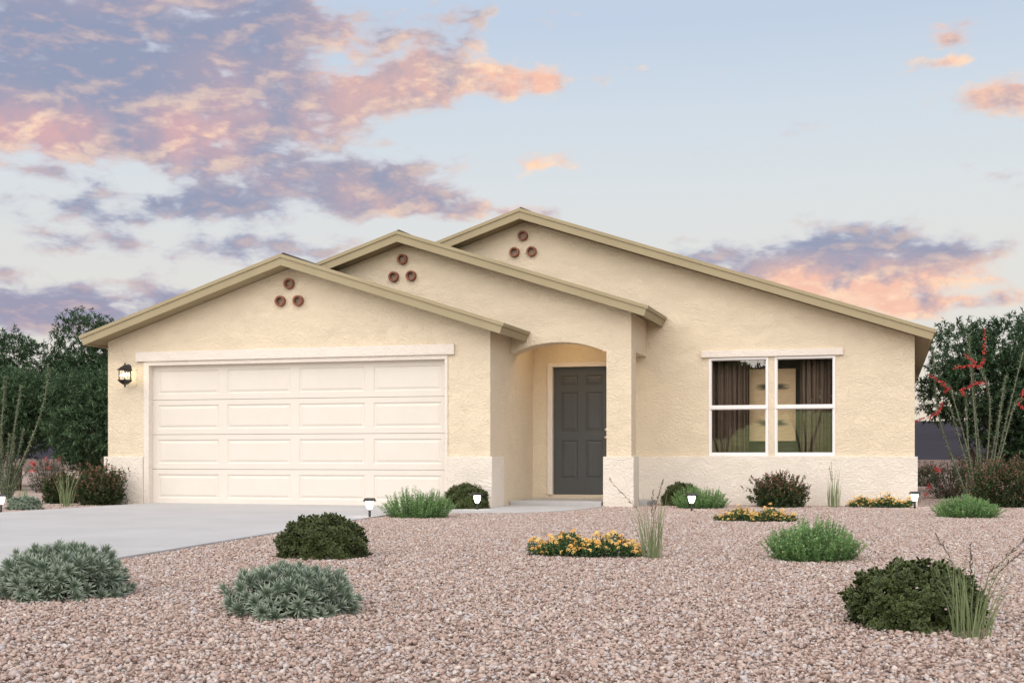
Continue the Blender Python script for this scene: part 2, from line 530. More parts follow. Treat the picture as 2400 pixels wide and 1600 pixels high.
def leaves(name, P, D, L, Wd, mat, kind='diamond', tint=None, flush=None, curve=.15, up=None):
    """one mesh of many leaves: base P, direction D, length L, width Wd"""
    n = len(P)
    D = unit(D)
    if up is None:
        up = unit(np.array([0, 0, 1.]) + .55 * rng.normal(size=(n, 3)))
    S = unit(np.cross(D, up)); U = np.cross(S, D)
    L = np.broadcast_to(L, (n,))[:, None]; Wd = np.broadcast_to(Wd, (n,))[:, None]
    if tint is None: tint = rng.random(n)
    if kind == 'diamond':
        pts = [P, P + D * L * .42 + S * Wd * .5 + U * L * .05, P + D * L - U * L * curve, P + D * L * .42 - S * Wd * .5 + U * L * .05]
        V = np.stack(pts, 1).reshape(-1, 3); nv = 4
        F = (np.arange(n)[:, None] * 4 + np.array([[0, 1, 2, 3]]))
        rim = np.tile([.5, 1, 1, 1], n); fper = 1
    elif kind == 'oval':
        prm = [(.0, .0), (.3, .42), (.68, .5), (.93, .28), (1., 0.), (.93, -.28), (.68, -.5), (.3, -.42)]
        pts = [P + D * L * .52 - U * L * .04] + [P + D * L * a + S * Wd * b + U * (L * (.10 * abs(b) - curve * a * a)) for a, b in prm]
        V = np.stack(pts, 1).reshape(-1, 3); nv = 9
        tri = np.array([(0, 1 + i, 1 + (i + 1) % 8) for i in range(8)])
        F = (np.arange(n)[:, None, None] * 9 + tri[None]).reshape(-1, 3)
        rim = np.tile([0.] + [1.] * 8, n); fper = 8
    else:  # blade: two spans
        pts = [P - S * Wd * .3, P + S * Wd * .3, P + D * L * .5 - S * Wd * .5 + U * L * curve * .6, P + D * L * .5 + S * Wd * .5 + U * L * curve * .6, P + D * L - S * Wd * .03, P + D * L + S * Wd * .03]
        V = np.stack(pts, 1).reshape(-1, 3); nv = 6
        F = (np.arange(n)[:, None, None] * 6 + np.array([[0, 1, 3, 2], [2, 3, 5, 4]])[None]).reshape(-1, 4)
        rim = np.tile([0., 0., .7, .7, 1., 1.], n); fper = 2
    at = {'tint': ('FACE', np.repeat(tint, fper)), 'rim': ('POINT', rim)}
    if flush is not None: at['flush'] = ('FACE', np.repeat(flush, fper))
    return fast_mesh(name, V, F, mat, at, smooth=(kind == 'oval'))


def part(name, me, parent, kind=None, loc=None, rot=None, scale=None):
    o = bpy.data.objects.new(name, me)
    if loc is not None: o.location = loc
    if rot is not None: o.rotation_euler = rot
    if scale is not None: o.scale = scale if hasattr(scale, '__len__') else (scale,) * 3
    link(o, parent)
    if kind: o['kind'] = kind
    return o


def copy_tree(o, parent=None):
    c = o.copy()
    col.objects.link(c)
    if parent is not None: c.parent = parent
    for ch in list(o.children): copy_tree(ch, c)
    return c


def again(src, label, loc, rz=0., scale=None):
    c = copy_tree(src)
    c.location = loc; c.rotation_euler = (0, 0, rz)
    if scale is not None: c.scale = scale if hasattr(scale, '__len__') else (scale,) * 3
    c['label'] = label
    return c


# ------------------------------------------------------------------ ground
def sheet(name, x0, x1, y0, y1, z, mat):
    o = MB().add([(x0, y0, z), (x1, y0, z), (x1, y1, z), (x0, y1, z)], [(0, 1, 2, 3)]).obj(name, mat)
    return tag(o, kind='structure')


sheet('ground', -3000, 3000, -3000, 3000, -.05, M['desert'])
sheet('gravel_bed', -45, 25, -6, 56, -.004, M['bed'])

# driveway slab and walk
dr = MB().flat([(-11.5, -5.9), (-3.76, -5.9), (-5.26, 7.8), (-5.91, 14.1), (-6.10, 17.56), (-10.97, 17.56), (-10.97, 14.), (-11.05, 7.)], -.02, .03).obj('driveway', M['concrete'], bevel=.006)
tag(dr, kind='structure')
wk = MB().flat([(-5.985, 15.60), (-5.2, 15.78), (-4.62, 15.98), (-4.30, 16.35), (-4.10, 17.0), (-3.99, 17.75), (-3.97, 18.36), (-5.38, 18.36), (-5.38, 17.85), (-5.46, 17.35), (-5.75, 16.75), (-5.98, 16.4)], -.02, .026).obj('walkway', M['concrete'], bevel=.006)
tag(wk, kind='structure')
st = MB().flat([(-5.425, 18.37), (-4.03, 18.37), (-4.03, 18.86), (-3.44, 18.86), (-3.44, 19.66), (-5.425, 19.66)], -.02, .085).obj('porch_step', M['concrete'], bevel=.008)
tag(st, kind='structure')

# lawn across the street, rising in a bank (seen mirrored in the window)
bank_ = MB()
ys = [-8, -20, -26, -34, -46, -60]; zs = [.0, .3, 1.6, 3.0, 3.9, 4.2]
for i in range(len(ys) - 1):
    b = len(bank_.v)
    bank_.add([(-70, ys[i], zs[i]), (60, ys[i], zs[i]), (60, ys[i + 1], zs[i + 1]), (-70, ys[i + 1], zs[i + 1])], [(0, 1, 2, 3)])
tag(bank_.obj('lawn', M['lawn']), kind='structure')

# loose stones: four square metres of real stones, repeated with turns over the yard
protos = []
for i in range(14):
    bm = bmesh.new()
    for q in rdir(11) * rng.uniform(.82, 1.1, (11, 1)): bm.verts.new(q)
    bmesh.ops.convex_hull(bm, input=bm.verts)
    bmesh.ops.delete(bm, geom=[v for v in bm.verts if not v.link_faces], context='VERTS')
    bmesh.ops.triangulate(bm, faces=bm.faces)
    bm.verts.index_update()
    protos.append((np.array([v.co[:] for v in bm.verts]), np.array([[v.index for v in f.verts] for f in bm.faces])))
    bm.free()


def rotmats(n):
    q = unit(rng.normal(size=(n, 4)))
    w, x, y, z = q.T
    return np.stack([np.stack([1 - 2 * (y * y + z * z), 2 * (x * y - z * w), 2 * (x * z + y * w)], -1),
                     np.stack([2 * (x * y + z * w), 1 - 2 * (x * x + z * z), 2 * (y * z - x * w)], -1),
                     np.stack([2 * (x * z - y * w), 2 * (y * z + x * w), 1 - 2 * (x * x + y * y)], -1)], 1)


patches = bpy.data.collections.new('loose_stone_patches')
for k in range(4):
    Vs, Fs, Ts, b = [], [], [], 0
    for pv, pf in protos:
        n = 225
        s = np.clip(rng.lognormal(math.log(.0094), .33, n), .005, .021)
        sh = rng.uniform(.65, 1.25, (n, 3)) * s[:, None]
        v = np.einsum('nij,nkj->nki', rotmats(n), pv[None] * sh[:, None, :])
        v[:, :, 2] *= .8
        c = np.column_stack([rng.uniform(-.5, .5, n), rng.uniform(-.5, .5, n), rng.uniform(-.002, .011, n)])
        v += c[:, None, :]
        Vs.append(v.reshape(-1, 3))
        Fs.append((pf[None] + (np.arange(n) * len(pv))[:, None, None]).reshape(-1, 3) + b)
        Ts.append(np.repeat(rng.random(n), len(pf)))
        b += n * len(pv)
    me = fast_mesh('stone_patch', np.concatenate(Vs), np.concatenate(Fs), M['stone'], {'tint': ('FACE', np.concatenate(Ts))})
    patches.objects.link(bpy.data.objects.new('stone_patch', me))

cells = []
fx, fy = -math.sin(CAM_YAW), math.cos(CAM_YAW)
for iy in range(2, 32):
    for ix in range(-26, 8):
        x, y = ix + .5, iy + .5
        depth = x * fx + y * fy; side = x * fy - y * fx
        if depth < 1.5 or abs(side) > .40 * depth + 2.2: continue
        if -11.2 < x < .0 and y > 20.6: continue
        if -10.3 < x < -6.9 and y < 20: continue
        if -10.3 < x < -5.2 + (14 - y) * .0 - 1.2 and y > 17.5: continue
        cells.append((x, y))
gm = bpy.data.meshes.new('gravel')
gm.vertices.add(len(cells))
gm.vertices.foreach_set('co', np.array([(x, y, .002) for x, y in cells], dtype=np.float32).ravel())
a = gm.attributes.new('variant', 'INT', 'POINT'); a.data.foreach_set('value', rng.integers(0, 4, len(cells)).astype(np.int32))
a = gm.attributes.new('turn', 'FLOAT_VECTOR', 'POINT')
a.data.foreach_set('vector', np.column_stack([np.zeros(len(cells)), np.zeros(len(cells)), rng.integers(0, 4, len(cells)) * math.pi / 2]).astype(np.float32).ravel())
gravel = tag(link(bpy.data.objects.new('gravel', gm)), kind='stuff')
ng = bpy.data.node_groups.new('gravel_spread', 'GeometryNodeTree')
ng.interface.new_socket('Geometry', in_out='INPUT', socket_type='NodeSocketGeometry')
ng.interface.new_socket('Geometry', in_out='OUTPUT', socket_type='NodeSocketGeometry')
G = NT(ng)
gi, go = G.n('NodeGroupInput'), G.n('NodeGroupOutput')
ci = G.n('GeometryNodeCollectionInfo', ins={'Collection': patches, 'Separate Children': True, 'Reset Children': True})
va = G.n('GeometryNodeInputNamedAttribute', data_type='INT', ins={'Name': 'variant'})
ta = G.n('GeometryNodeInputNamedAttribute', data_type='FLOAT_VECTOR', ins={'Name': 'turn'})
e2r = G.n('FunctionNodeEulerToRotation', ins={0: ta.outputs[0]})
iop = G.n('GeometryNodeInstanceOnPoints', ins={'Points': gi.outputs[0], 'Instance': ci.outputs[0], 'Pick Instance': True, 'Instance Index': va.outputs[0], 'Rotation': e2r.outputs[0]})
ng.links.new(iop.outputs[0], go.inputs[0])
gravel.modifiers.new('spread', 'NODES').node_group = ng

# far mountains behind the house
mt = MB()
nb = 90
prof = []
for i in range(nb + 1):
    t = i / nb
    x = -620 + 1000 * t
    h = 8.6 + 2.6 * math.sin(t * 9 + 1) + 1.6 * math.sin(t * 23) + .9 * math.sin(t * 61 + 2) + random.uniform(-.35, .35)
    prof.append((x, h))
for j, (dy, f) in enumerate([(0, -.02), (22, .42), (45, .75), (75, 1.), (140, .4), (220, -.02)]):
    for i, (x, h) in enumerate(prof):
        mt.v.append((x, 330 + dy + (12 * math.sin(i * .9 + j) if 0 < j < 5 else 0), h * f + (random.uniform(-.5, .5) if 0 < j < 3 else 0)))
for j in range(5):
    for i in range(nb):
        mt.f.append((j * (nb + 1) + i, j * (nb + 1) + i + 1, (j + 1) * (nb + 1) + i + 1, (j + 1) * (nb + 1) + i)); mt.mi.append(0)
tag(mt.obj('hills', M['hill']), kind='structure')

# ------------------------------------------------------------------ house
G_, P_, D_ = 17.42, 18.43, 19.71         # front faces of the garage, the porch and the main wall
HO = (-5.56, 19.71, 0)
house = thing('house', 'single storey tan stucco house with three stepped gables and white garage door', 'house', HO)


def gable_z(x, ridge, zr, sl):
    return zr - sl * abs(x - ridge)


def wall_holes(name, outer, holes, y0, y1, mat, parent):
    """wall with outline (x, z) and openings, from face y0 to y1"""
    bm = bmesh.new()
    loops = []
    for lp in [outer] + holes:
        vs = [bm.verts.new((x, y0, z)) for x, z in lp]
        loops.append(vs)
        for i in range(len(vs)): bm.edges.new((vs[i], vs[(i + 1) % len(vs)]))
    bmesh.ops.triangle_fill(bm, edges=bm.edges[:], use_beauty=True)
    front = bm.faces[:]
    r = bmesh.ops.extrude_face_region(bm, geom=front)
    for v in [g for g in r['geom'] if isinstance(g, bmesh.types.BMVert)]: v.co.y = y1
    bmesh.ops.recalc_face_normals(bm, faces=bm.faces)
    for v in bm.verts: v.co -= Vector(HO)
    me = bpy.data.meshes.new(name); bm.to_mesh(me); bm.free()
    me.materials.append(mat)
    return link(bpy.data.objects.new(name, me), parent)


GR, GZ, GS = -8.54, 3.72, .3255      # garage ridge x, top z, slope
PR, PZ, PS = -7.13, 4.165, .3275
MR, MZ, MS = -5.56, 4.655, .3340
UND = .150                           # soffit below the roof top, plumb


def gtop(x): return gable_z(x, GR, GZ, GS) - UND - .004
def ptop(x): return gable_z(x, PR, PZ, PS) - UND - .004
def mtop(x): return gable_z(x, MR, MZ, MS) - UND - .004


gw = wall_holes('garage_wall', [(-11.69, -.05), (-11.048, -.05), (-11.048, 2.213), (-6.07, 2.213), (-6.07, -.05), (-5.433, -.05), (-5.433, gtop(-5.433)), (GR, gtop(GR)), (-11.69, gtop(-11.69))], [], G_, G_ + .16, M['wall'], house)
MB().box(-5.593, -5.433, G_ + .16, D_ - .004, -.05, gtop(-5.433) - .0).obj('side_wall', M['wall'], house, HO)
MB().box(-11.69, -11.53, G_ + .16, 32, -.05, gtop(-11.53) - .05).obj('side_wall', M['wall'], house, HO)
# porch front with its flat arch, corner post and side beam
arch = []
cx, half, z0, sag = -4.695, .735, 2.285, .160
rad = (half ** 2 + sag ** 2) / (2 * sag)
for i in range(21):
    x = cx + half - 2 * half * i / 20
    arch.append((x, z0 + sag - rad + math.sqrt(rad * rad - (x - cx) ** 2)))
outer = [(-3.96, -.05), (-3.59, -.05), (-3.59, ptop(-3.59)), (PR, ptop(PR)), (-10.55, ptop(-10.55)), (-10.55, 2.62), (-5.437, 2.62 - .0)] + [(-5.4295, z0 - .01)] + arch[::-1]
pw = wall_holes('porch_wall', outer, [], P_, P_ + .35, M['wall'], house)
MB().box(-3.94, -3.594, P_ + .353, D_ - .004, 2.30, 2.735).obj('porch_beam', M['wall'], house, HO)
MB().box(-5.425, -3.945, P_ + .354, D_ - .004, 2.74, 2.79).obj('porch_ceiling', M['wall'], house, HO)
MB().prism([(-3.944, 2.736), (-3.592, 2.736), (-3.592, ptop(-3.592) - .003), (-3.944, ptop(-3.944) - .003)], P_ + .353, D_ - .004).obj('porch_beam', M['wall'], house, HO)
MB().box(-5.50, -5.432, P_ + .353, D_ - .004, gtop(-5.433) + .002, 2.80).obj('porch_beam', M['wall'], house, HO)
pc = thing('ceiling_light', 'small lit flush lamp on the porch ceiling above the front door', 'ceiling light', (-4.69, 19.02, 2.74))
MB().lathe([(.11, 2.739), (.11, 2.725), (.095, 2.720)], (-4.69, 19.02, 0), 20).obj('lamp_base', M['white'], pc, (-4.69, 19.02, 2.74))
MB().lathe([(.095, 2.7195), (.085, 2.702), (.05, 2.690), (.0005, 2.687)], (-4.69, 19.02, 0), 20).obj('lamp_shade', M['porch'], pc, (-4.69, 19.02, 2.74), smooth=True)
# main wall with door and windows
W1, W2, WZ0, WZ1 = (-2.633, -1.731), (-1.640, -.745), .750, 2.258
hol = [[(-5.104, .145), (-4.190, .145), (-4.190, 2.165), (-5.104, 2.165)]] + [[(a, WZ0), (b, WZ0), (b, WZ1), (a, WZ1)] for a, b in (W1, W2)]
wall_holes('front_wall', [(-11.5, -.05), (.384, -.05), (.384, mtop(.384)), (MR, mtop(MR)), (-11.5, mtop(-11.5))], hol, D_, D_ + .16, M['wall'], house)
MB().box(.224, .384, D_ + .163, 32, -.05, mtop(.384)).obj('side_wall', M['wall'], house, HO)
MB().box(-11.5, .22, 31.8, 32, -.05, 2.4).obj('back_wall', M['wall'], house, HO)

# pale plinth round the foot of the walls
PT = .748
MB().box(-11.742, -11.051, G_ - .04, G_ - .001, -.05, PT).box(-11.742, -11.691, G_, G_ + .58, -.05, PT).obj('plinth', M['plinth'], house, HO, bevel=.006)
MB().flat([(-6.067, G_ - .04), (-5.395, G_ - .04), (-5.395, G_ + .57), (-5.432, G_ + .57), (-5.432, G_ - .001), (-6.067, G_ - .001)], -.05, PT).obj('plinth', M['plinth'], house, HO, bevel=.006)
MB().flat([(-4.004, P_ - .04), (-3.548, P_ - .04), (-3.548, P_ + .39), (-4.004, P_ + .39), (-4.004, P_ - .001), (-3.961, P_ - .001), (-3.961, P_ + .351), (-3.589, P_ + .351), (-3.589, P_ - .001), (-4.004, P_ - .001)][:4], -.05, PT).obj('plinth', M['plinth'], house, HO, bevel=.006)
MB().flat([(-3.80, D_ - .04), (.426, D_ - .04), (.426, D_ + .9), (.386, D_ + .9), (.386, D_ - .001), (-3.80, D_ - .001)], -.05, PT).obj('plinth', M['plinth'], house, HO, bevel=.006)

# headers
MB().box(-11.171, -5.964, G_ - .05, G_ - .001, 2.213, 2.362).obj('header', M['trim'], house, HO, bevel=.006)
MB().box(-2.746, -.632, D_ - .045, D_ - .001, 2.262, 2.364).obj('header', M['trim'], house, HO, bevel=.005)


def roof(ridge, zr, sl, xl, xr, y0, y1):
    """gable roof: deck with a drip edge, rake and eave boards, soffits and ridge cap"""
    c = math.cos(math.atan(sl)); s_ = math.sin(math.atan(sl))
    zf = lambda x, dz=0: zr - sl * abs(x - ridge) - dz
    top = .052                       # plumb depth of the deck edge

    def chev(d0, d1, xa, xb):
        # chevron between plumb depths d0 and d1 with ends cut square to the slope
        def e(x, dd): return (x + (1 if x < ridge else -1) * dd * s_ * c, zf(x, 0) - dd * c * c)
        return [(ridge, zr - d0), e(xa, d0), e(xa, d1), (ridge, zr - d1), e(xb, d1), e(xb, d0)]
    r = MB()
    t = chev(0, top, xl, xr)
    r.prism(t[::-1], y0, y1)
    ro = r.obj('roof', [M['fascia'], M['shingle']], house, HO)
    for p in ro.data.polygons:
        if p.normal.z > .8: p.material_index = 1
    bot = .168
    xl2, xr2 = xl + .018, xr - .018
    for sgn, xe in ((-1, xl2), (1, xr2)):
        q = chev(top, bot, xl2, xr2)
        poly = [q[0], q[1], q[2], q[3]] if sgn < 0 else [q[0], q[3], q[4], q[5]]
        MB().prism(poly, y0 + .016, y0 + .054).obj('rake_board', M['fascia'], ro, HO, bevel=.002)
        # eave board along the low edge
        e0 = q[1] if sgn < 0 else q[5]; e1 = q[2] if sgn < 0 else q[4]
        w = .038 * -sgn
        MB().prism([e0, e1, (e1[0] + w * c, e1[1] - sgn * w * s_), (e0[0] + w * c, e0[1] - sgn * w * s_)], y0 + .055, y1 - .01).obj('eave_board', M['fascia'], ro, HO)
        # soffit
        xa = xe - sgn * .05
        k = .148
        MB().prism([(ridge, zf(ridge, k - .02)), (ridge, zf(ridge, k)), (xa, zf(xa, k)), (xa, zf(xa, k - .02))], y0 + .056, y1 - .02).obj('soffit', M['fascia'], ro, HO)
    MB().prism([(ridge, zr + .030), (ridge - .17, zf(ridge - .17, -.012)), (ridge - .17, zf(ridge - .17, -.001)), (ridge, zr + .001), (ridge + .17, zf(ridge + .17, -.001)), (ridge + .17, zf(ridge + .17, -.012))], y0 + .09, y1 - .03).obj('ridge_cap', M['cap'], ro, HO)
    return ro


roof(GR, GZ, GS, -11.965, -5.118, 17.05, 18.52)
roof(GR, GZ, GS, -11.965, -5.62, 18.522, 21.)
roof(PR, PZ, PS, -10.98, -3.276, 18.09, 22.)
roof(MR, MZ, MS, -11.80, .684, 19.35, 32.4)

# clay pipe vents, three to a gable
for (x, y, z) in [(-8.568, G_, 3.324), (-8.711, G_, 3.068), (-8.418, G_, 3.065), (-7.152, P_, 3.776), (-7.295, P_, 3.513), (-7.009, P_, 3.516), (-5.593, D_, 4.273), (-5.731, D_, 4.015), (-5.448, D_, 4.016)]:
    v = MB().lathe([(.050, 0), (.050, -.055), (.052, -.066), (.057, -.071), (.072, -.071), (.078, -.066), (.080, -.055), (.080, 0)], (x, y - .002, z), 24, 'y').obj('vent_pipe', M['terra'], house, HO, smooth=True)
    MB().lathe([(.0005, -.006), (.049, -.006), (.049, -.001)], (x, y - .001, z), 20, 'y').obj('vent_screen', M['ventback'], v, HO)


def raised_panel(x0, x1, z0, z1, y, a, b, d1, d2):
    """moulded panel filling the hole x0..x1, z0..z1 of a face at y: slope in to depth d1, flat, slope out to a raised field"""
    m_ = MB()
    def ring(ins, dep): return [(x0 + ins, y + dep, z0 + ins), (x1 - ins, y + dep, z0 + ins), (x1 - ins, y + dep, z1 - ins), (x0 + ins, y + dep, z1 - ins)]
    rs = [ring(0, 0), ring(a * .55, d1), ring(a, d1), ring(b, d2)]
    vs = [v for r_ in rs for v in r_]
    fs = []
    for k in range(3):
        for i in range(4):
            j = (i + 1) % 4
            fs.append((k * 4 + i, k * 4 + j, k * 4 + 4 + j, k * 4 + 4 + i))
    fs.append((12, 13, 14, 15))
    return m_.add(vs, fs)


def grid_face(xs, zs, y, holes, depth):
    """stile-and-rail face: all cells of the grid but the holes, with thickness at the outer border"""
    m_ = MB()
    for i in range(len(xs) - 1):
        for j in range(len(zs) - 1):
            if (i, j) in holes: continue
            m_.add([(xs[i], y, zs[j]), (xs[i + 1], y, zs[j]), (xs[i + 1], y, zs[j + 1]), (xs[i], y, zs[j + 1])], [(0, 1, 2, 3)])
    a, b, c, d = xs[0], xs[-1], zs[0], zs[-1]
    e = .004
    f0 = [(a, y, c), (b, y, c), (b, y, d), (a, y, d)]
    f1 = [(a - 0, y + depth, c - 0), (b, y + depth, c), (b, y + depth, d), (a, y + depth, d)]
    m_.add(f0 + f1, [(1, 0, 4, 5), (2, 1, 5, 6), (3, 2, 6, 7), (0, 3, 7, 4), (4, 7, 6, 5)])
    return m_


# garage door: four hinged sections, four moulded panels each
GX0, GX1, GY = -10.956, -6.116, G_ + .10
gd = MB().box(GX0 - .05, GX1 + .05, GY + .035, GY + .05, .0, 2.20).obj('garage_door', M['door_paint'], house, HO)
SH = .534
for j in range(4):
    z0 = .022 + j * SH; z1 = z0 + SH - .006
    xs = [GX0]
    for k in range(4):
        c = GX0 + (k + .5) * (GX1 - GX0) / 4 + (0.012, .004, -.004, -.012)[k]
        xs += [c - .53, c + .53]
    xs.append(GX1)
    zs_ = [z0, z0 + .085, z1 - .075, z1]
    grid_face(xs, zs_, GY, {(1, 1), (3, 1), (5, 1), (7, 1)}, .034).obj('section', M['door_paint'], gd, HO)
    for k in range(4):
        raised_panel(xs[1 + 2 * k], xs[2 + 2 * k], zs_[1], zs_[2], GY, .028, .056, .012, .003).obj('panel', M['door_paint'], gd, HO)
MB().box(GX0, GX1, GY - .004, GY + .03, .003, .021).obj('bottom_seal', M['door_paint'], gd, HO)
tr = MB().box(-11.047, GX0, G_ - .018, G_ + .17, -.01, 2.150).box(GX1, -6.071, G_ - .018, G_ + .17, -.01, 2.150).box(-11.047, -6.071, G_ - .018, G_ + .17, 2.1505, 2.2125).obj('garage_trim', M['trim'], house, HO, bevel=.004)

# front door, six moulded panels
DX0, DX1, DY = -5.104, -4.190, D_ + .045
fd = MB().box(DX0 + .001, DX1 - .001, DY + .03, DY + .045, .146, 2.164).obj('front_door', M['front_door'], house, HO)
xs = [DX0 + .003, DX0 + .125, DX0 + .395, DX0 + .525, DX0 + .795, DX1 - .003]
zs_ = [.148, .395, 1.005, 1.145, 1.765, 1.875, 2.035, 2.163]
hl = {(1, 1), (3, 1), (1, 3), (3, 3), (1, 5), (3, 5)}
grid_face(xs, zs_, DY, hl, .028).obj('door_leaf', M['front_door'], fd, HO)
for i, j in hl:
    raised_panel(xs[i], xs[i + 1], zs_[j], zs_[j + 1], DY, .022, .05, .011, .003).obj('panel', M['front_door'], fd, HO)
MB().lathe([(.0005, -.062), (.016, -.060), (.027, -.048), (.027, -.036), (.014, -.024), (.013, -.008), (.031, -.006), (.031, -.001)], (DX1 - .062, DY, 1.045), 18, 'y').obj('door_knob', M['nickel'], fd, HO, smooth=True)
MB().lathe([(.0005, -.014), (.02, -.013), (.027, -.006), (.027, -.001)], (DX1 - .062, DY, 1.17), 18, 'y').obj('deadbolt', M['nickel'], fd, HO, smooth=True)
MB().box(-5.189, -5.106, D_ - .03, D_ - .001, .146, 2.166).box(-4.188, -4.105, D_ - .03, D_ - .001, .146, 2.166).box(-5.189, -4.105, D_ - .03, D_ - .001, 2.1665, 2.235).obj('door_trim', M['trim'], house, HO, bevel=.004)

# windows
for a, b in (W1, W2):
    w = MB()
    f = .036
    y0, y1 = D_ - .012, D_ + .06
    zm = 1.498
    w.box(a + .001, a + f, y0, y1, WZ0 + .001, WZ1 - .001).box(b - f, b - .001, y0, y1, WZ0 + .001, WZ1 - .001)
    w.box(a + f, b - f, y0, y1, WZ0 + .001, WZ0 + f + .014).box(a + f, b - f, y0, y1, WZ1 - f, WZ1 - .001)
    wf = w.obj('window', M['white'], house, HO, bevel=.003)
    MB().box(a + f - .02, b - f + .02, y0 - .010, y0 + .035, zm - .028, zm + .024).obj('meeting_rail', M['white'], wf, HO, bevel=.003)
    s_ = MB()
    for z0, z1, yy in ((WZ0 + f + .014, zm - .028, D_ + .006), (zm + .024, WZ1 - f, D_ + .022)):
        MB().box(a + f + .010, b - f - .010, yy + .008, yy + .012, z0 + .009, z1 - .009).obj('pane', M['glass'], wf, HO)
        MB().box(a + f, a + f + .010, yy, yy + .02, z0, z1).box(b - f - .010, b - f, yy, yy + .02, z0, z1).box(a + f + .01, b - f - .01, yy, yy + .02, z0, z0 + .009).box(a + f + .01, b - f - .01, yy, yy + .02, z1 - .009, z1).obj('sash', M['white'], wf, HO)

# room behind the windows
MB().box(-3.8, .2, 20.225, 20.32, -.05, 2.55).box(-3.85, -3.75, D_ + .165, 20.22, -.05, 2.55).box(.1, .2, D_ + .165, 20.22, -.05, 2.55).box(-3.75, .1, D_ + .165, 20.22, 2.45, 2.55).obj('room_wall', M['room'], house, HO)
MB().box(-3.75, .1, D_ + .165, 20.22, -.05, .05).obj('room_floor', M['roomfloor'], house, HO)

cv = MB().box(-.36, .36, -.015, .015, -.57, .57).obj('canvas_print', M['canvas'])
cv.location = (-1.712, 20.19, 1.547)
cv.scale = (.98, 1, .98)
tag(cv, 'tan abstract picture with dark strokes seen through the windows', 'picture')


def curtain(label, x0, x1, y):
    m_ = MB()
    n = 90
    for i in range(n + 1):
        t = i / n
        x = x0 + (x1 - x0) * t
        yy = y + .035 * math.sin(t * 46 + 2 * math.sin(t * 7)) + .015 * math.sin(t * 101)
        m_.v += [(x, yy, .12), (x + .01 * math.sin(t * 31), yy + .01, 1.4), (x, yy, 2.42)]
    for i in range(n):
        for k in range(2):
            m_.f.append((i * 3 + k, i * 3 + 3 + k, i * 3 + 4 + k, i * 3 + 1 + k)); m_.mi.append(0)
    o = m_.obj('curtain', M['curtain'], smooth=True)
    sm = o.modifiers.new('cloth', 'SOLIDIFY'); sm.thickness = .004
    return tag(o, label, 'curtain', 'curtains inside the front windows')


curtain('brown pleated curtain on the left side of the left window', -2.75, -2.06, 19.99)
curtain('brown pleated curtain on the right side of the right window', -1.275, -.65, 19.99)

# ------------------------------------------------------------------ wall lantern
LX, LY = -11.257, 17.22
ln = thing('wall_lantern', 'lit black carriage lantern on the wall left of the garage door', 'lantern', (LX, LY, 1.82))
LO = (LX, LY, 1.82)
MB().lathe([(.0005, -.024), (.03, -.024), (.048, -.018), (.060, -.008), (.062, -.001)], (-11.328, G_ - .001, 2.118), 24, 'y').obj('back_plate', M['black'], ln, LO, smooth=True)
MB().tube([(-11.328, G_ - .02, 2.118), (-11.315, G_ - .09, 2.150), (-11.285, LY + .05, 2.165), (LX, LY, 2.150)], .010, 8).obj('arm', M['black'], ln, LO, smooth=True)
rf = MB().lathe([(.124, 2.074), (.126, 2.084), (.088, 2.106), (.080, 2.116), (.045, 2.134), (.030, 2.150), (.0005, 2.152)], (LX, LY, 0), 6).obj('lantern_roof', M['black'], ln, LO)
MB().lathe([(.012, 2.150), (.008, 2.162), (.014, 2.172), (.010, 2.184), (.0005, 2.192)], (LX, LY, 0), 10).obj('finial', M['black'], ln, LO, smooth=True)
for k in range(6):
    t = k * math.pi / 3; t2 = t + math.pi / 3
    p0 = (LX + .098 * math.cos(t), LY + .098 * math.sin(t)); p1 = (LX + .098 * math.cos(t2), LY + .098 * math.sin(t2))
    MB().tube([(p0[0], p0[1], 1.925), (p0[0], p0[1], 2.078)], .0062, 6).obj('bar', M['black'], ln, LO)
    q = MB()
    i0 = [(LX + (p[0] - LX) * .985, LY + (p[1] - LY) * .985) for p in (p0, p1)]
    i1 = [(LX + (p[0] - LX) * .965, LY + (p[1] - LY) * .965) for p in (p0, p1)]
    q.flat([i0[0], i0[1], i1[1], i1[0]], 1.929, 2.074).obj('pane', M['lglass'], ln, LO)
MB().lathe([(.125, 1.924), (.125, 1.916), (.098, 1.894), (.090, 1.888), (.055, 1.864), (.042, 1.858), (.018, 1.852), (.0005, 1.852)], (LX, LY, 0), 6).obj('lantern_base', M['black'], ln, LO)
MB().lathe([(.014, 1.853), (.016, 1.842), (.014, 1.832), (.017, 1.826), (.008, 1.815), (.0005, 1.814)], (LX, LY, 0), 10).obj('finial', M['black'], ln, LO, smooth=True)
for dx, dy in ((.026, .012), (-.020, .028), (.0, -.03)):
    cnd = MB().tube([(LX + dx, LY + dy, 1.925), (LX + dx, LY + dy, 1.985)], .0075, 8).obj('candle', M['white'], ln, LO)
    MB().lathe([(.006, 1.985), (.013, 1.998), (.012, 2.012), (.005, 2.03), (.0005, 2.036)], (LX + dx, LY + dy, 0), 10).obj('bulb', M['bulb'], cnd, LO, smooth=True)

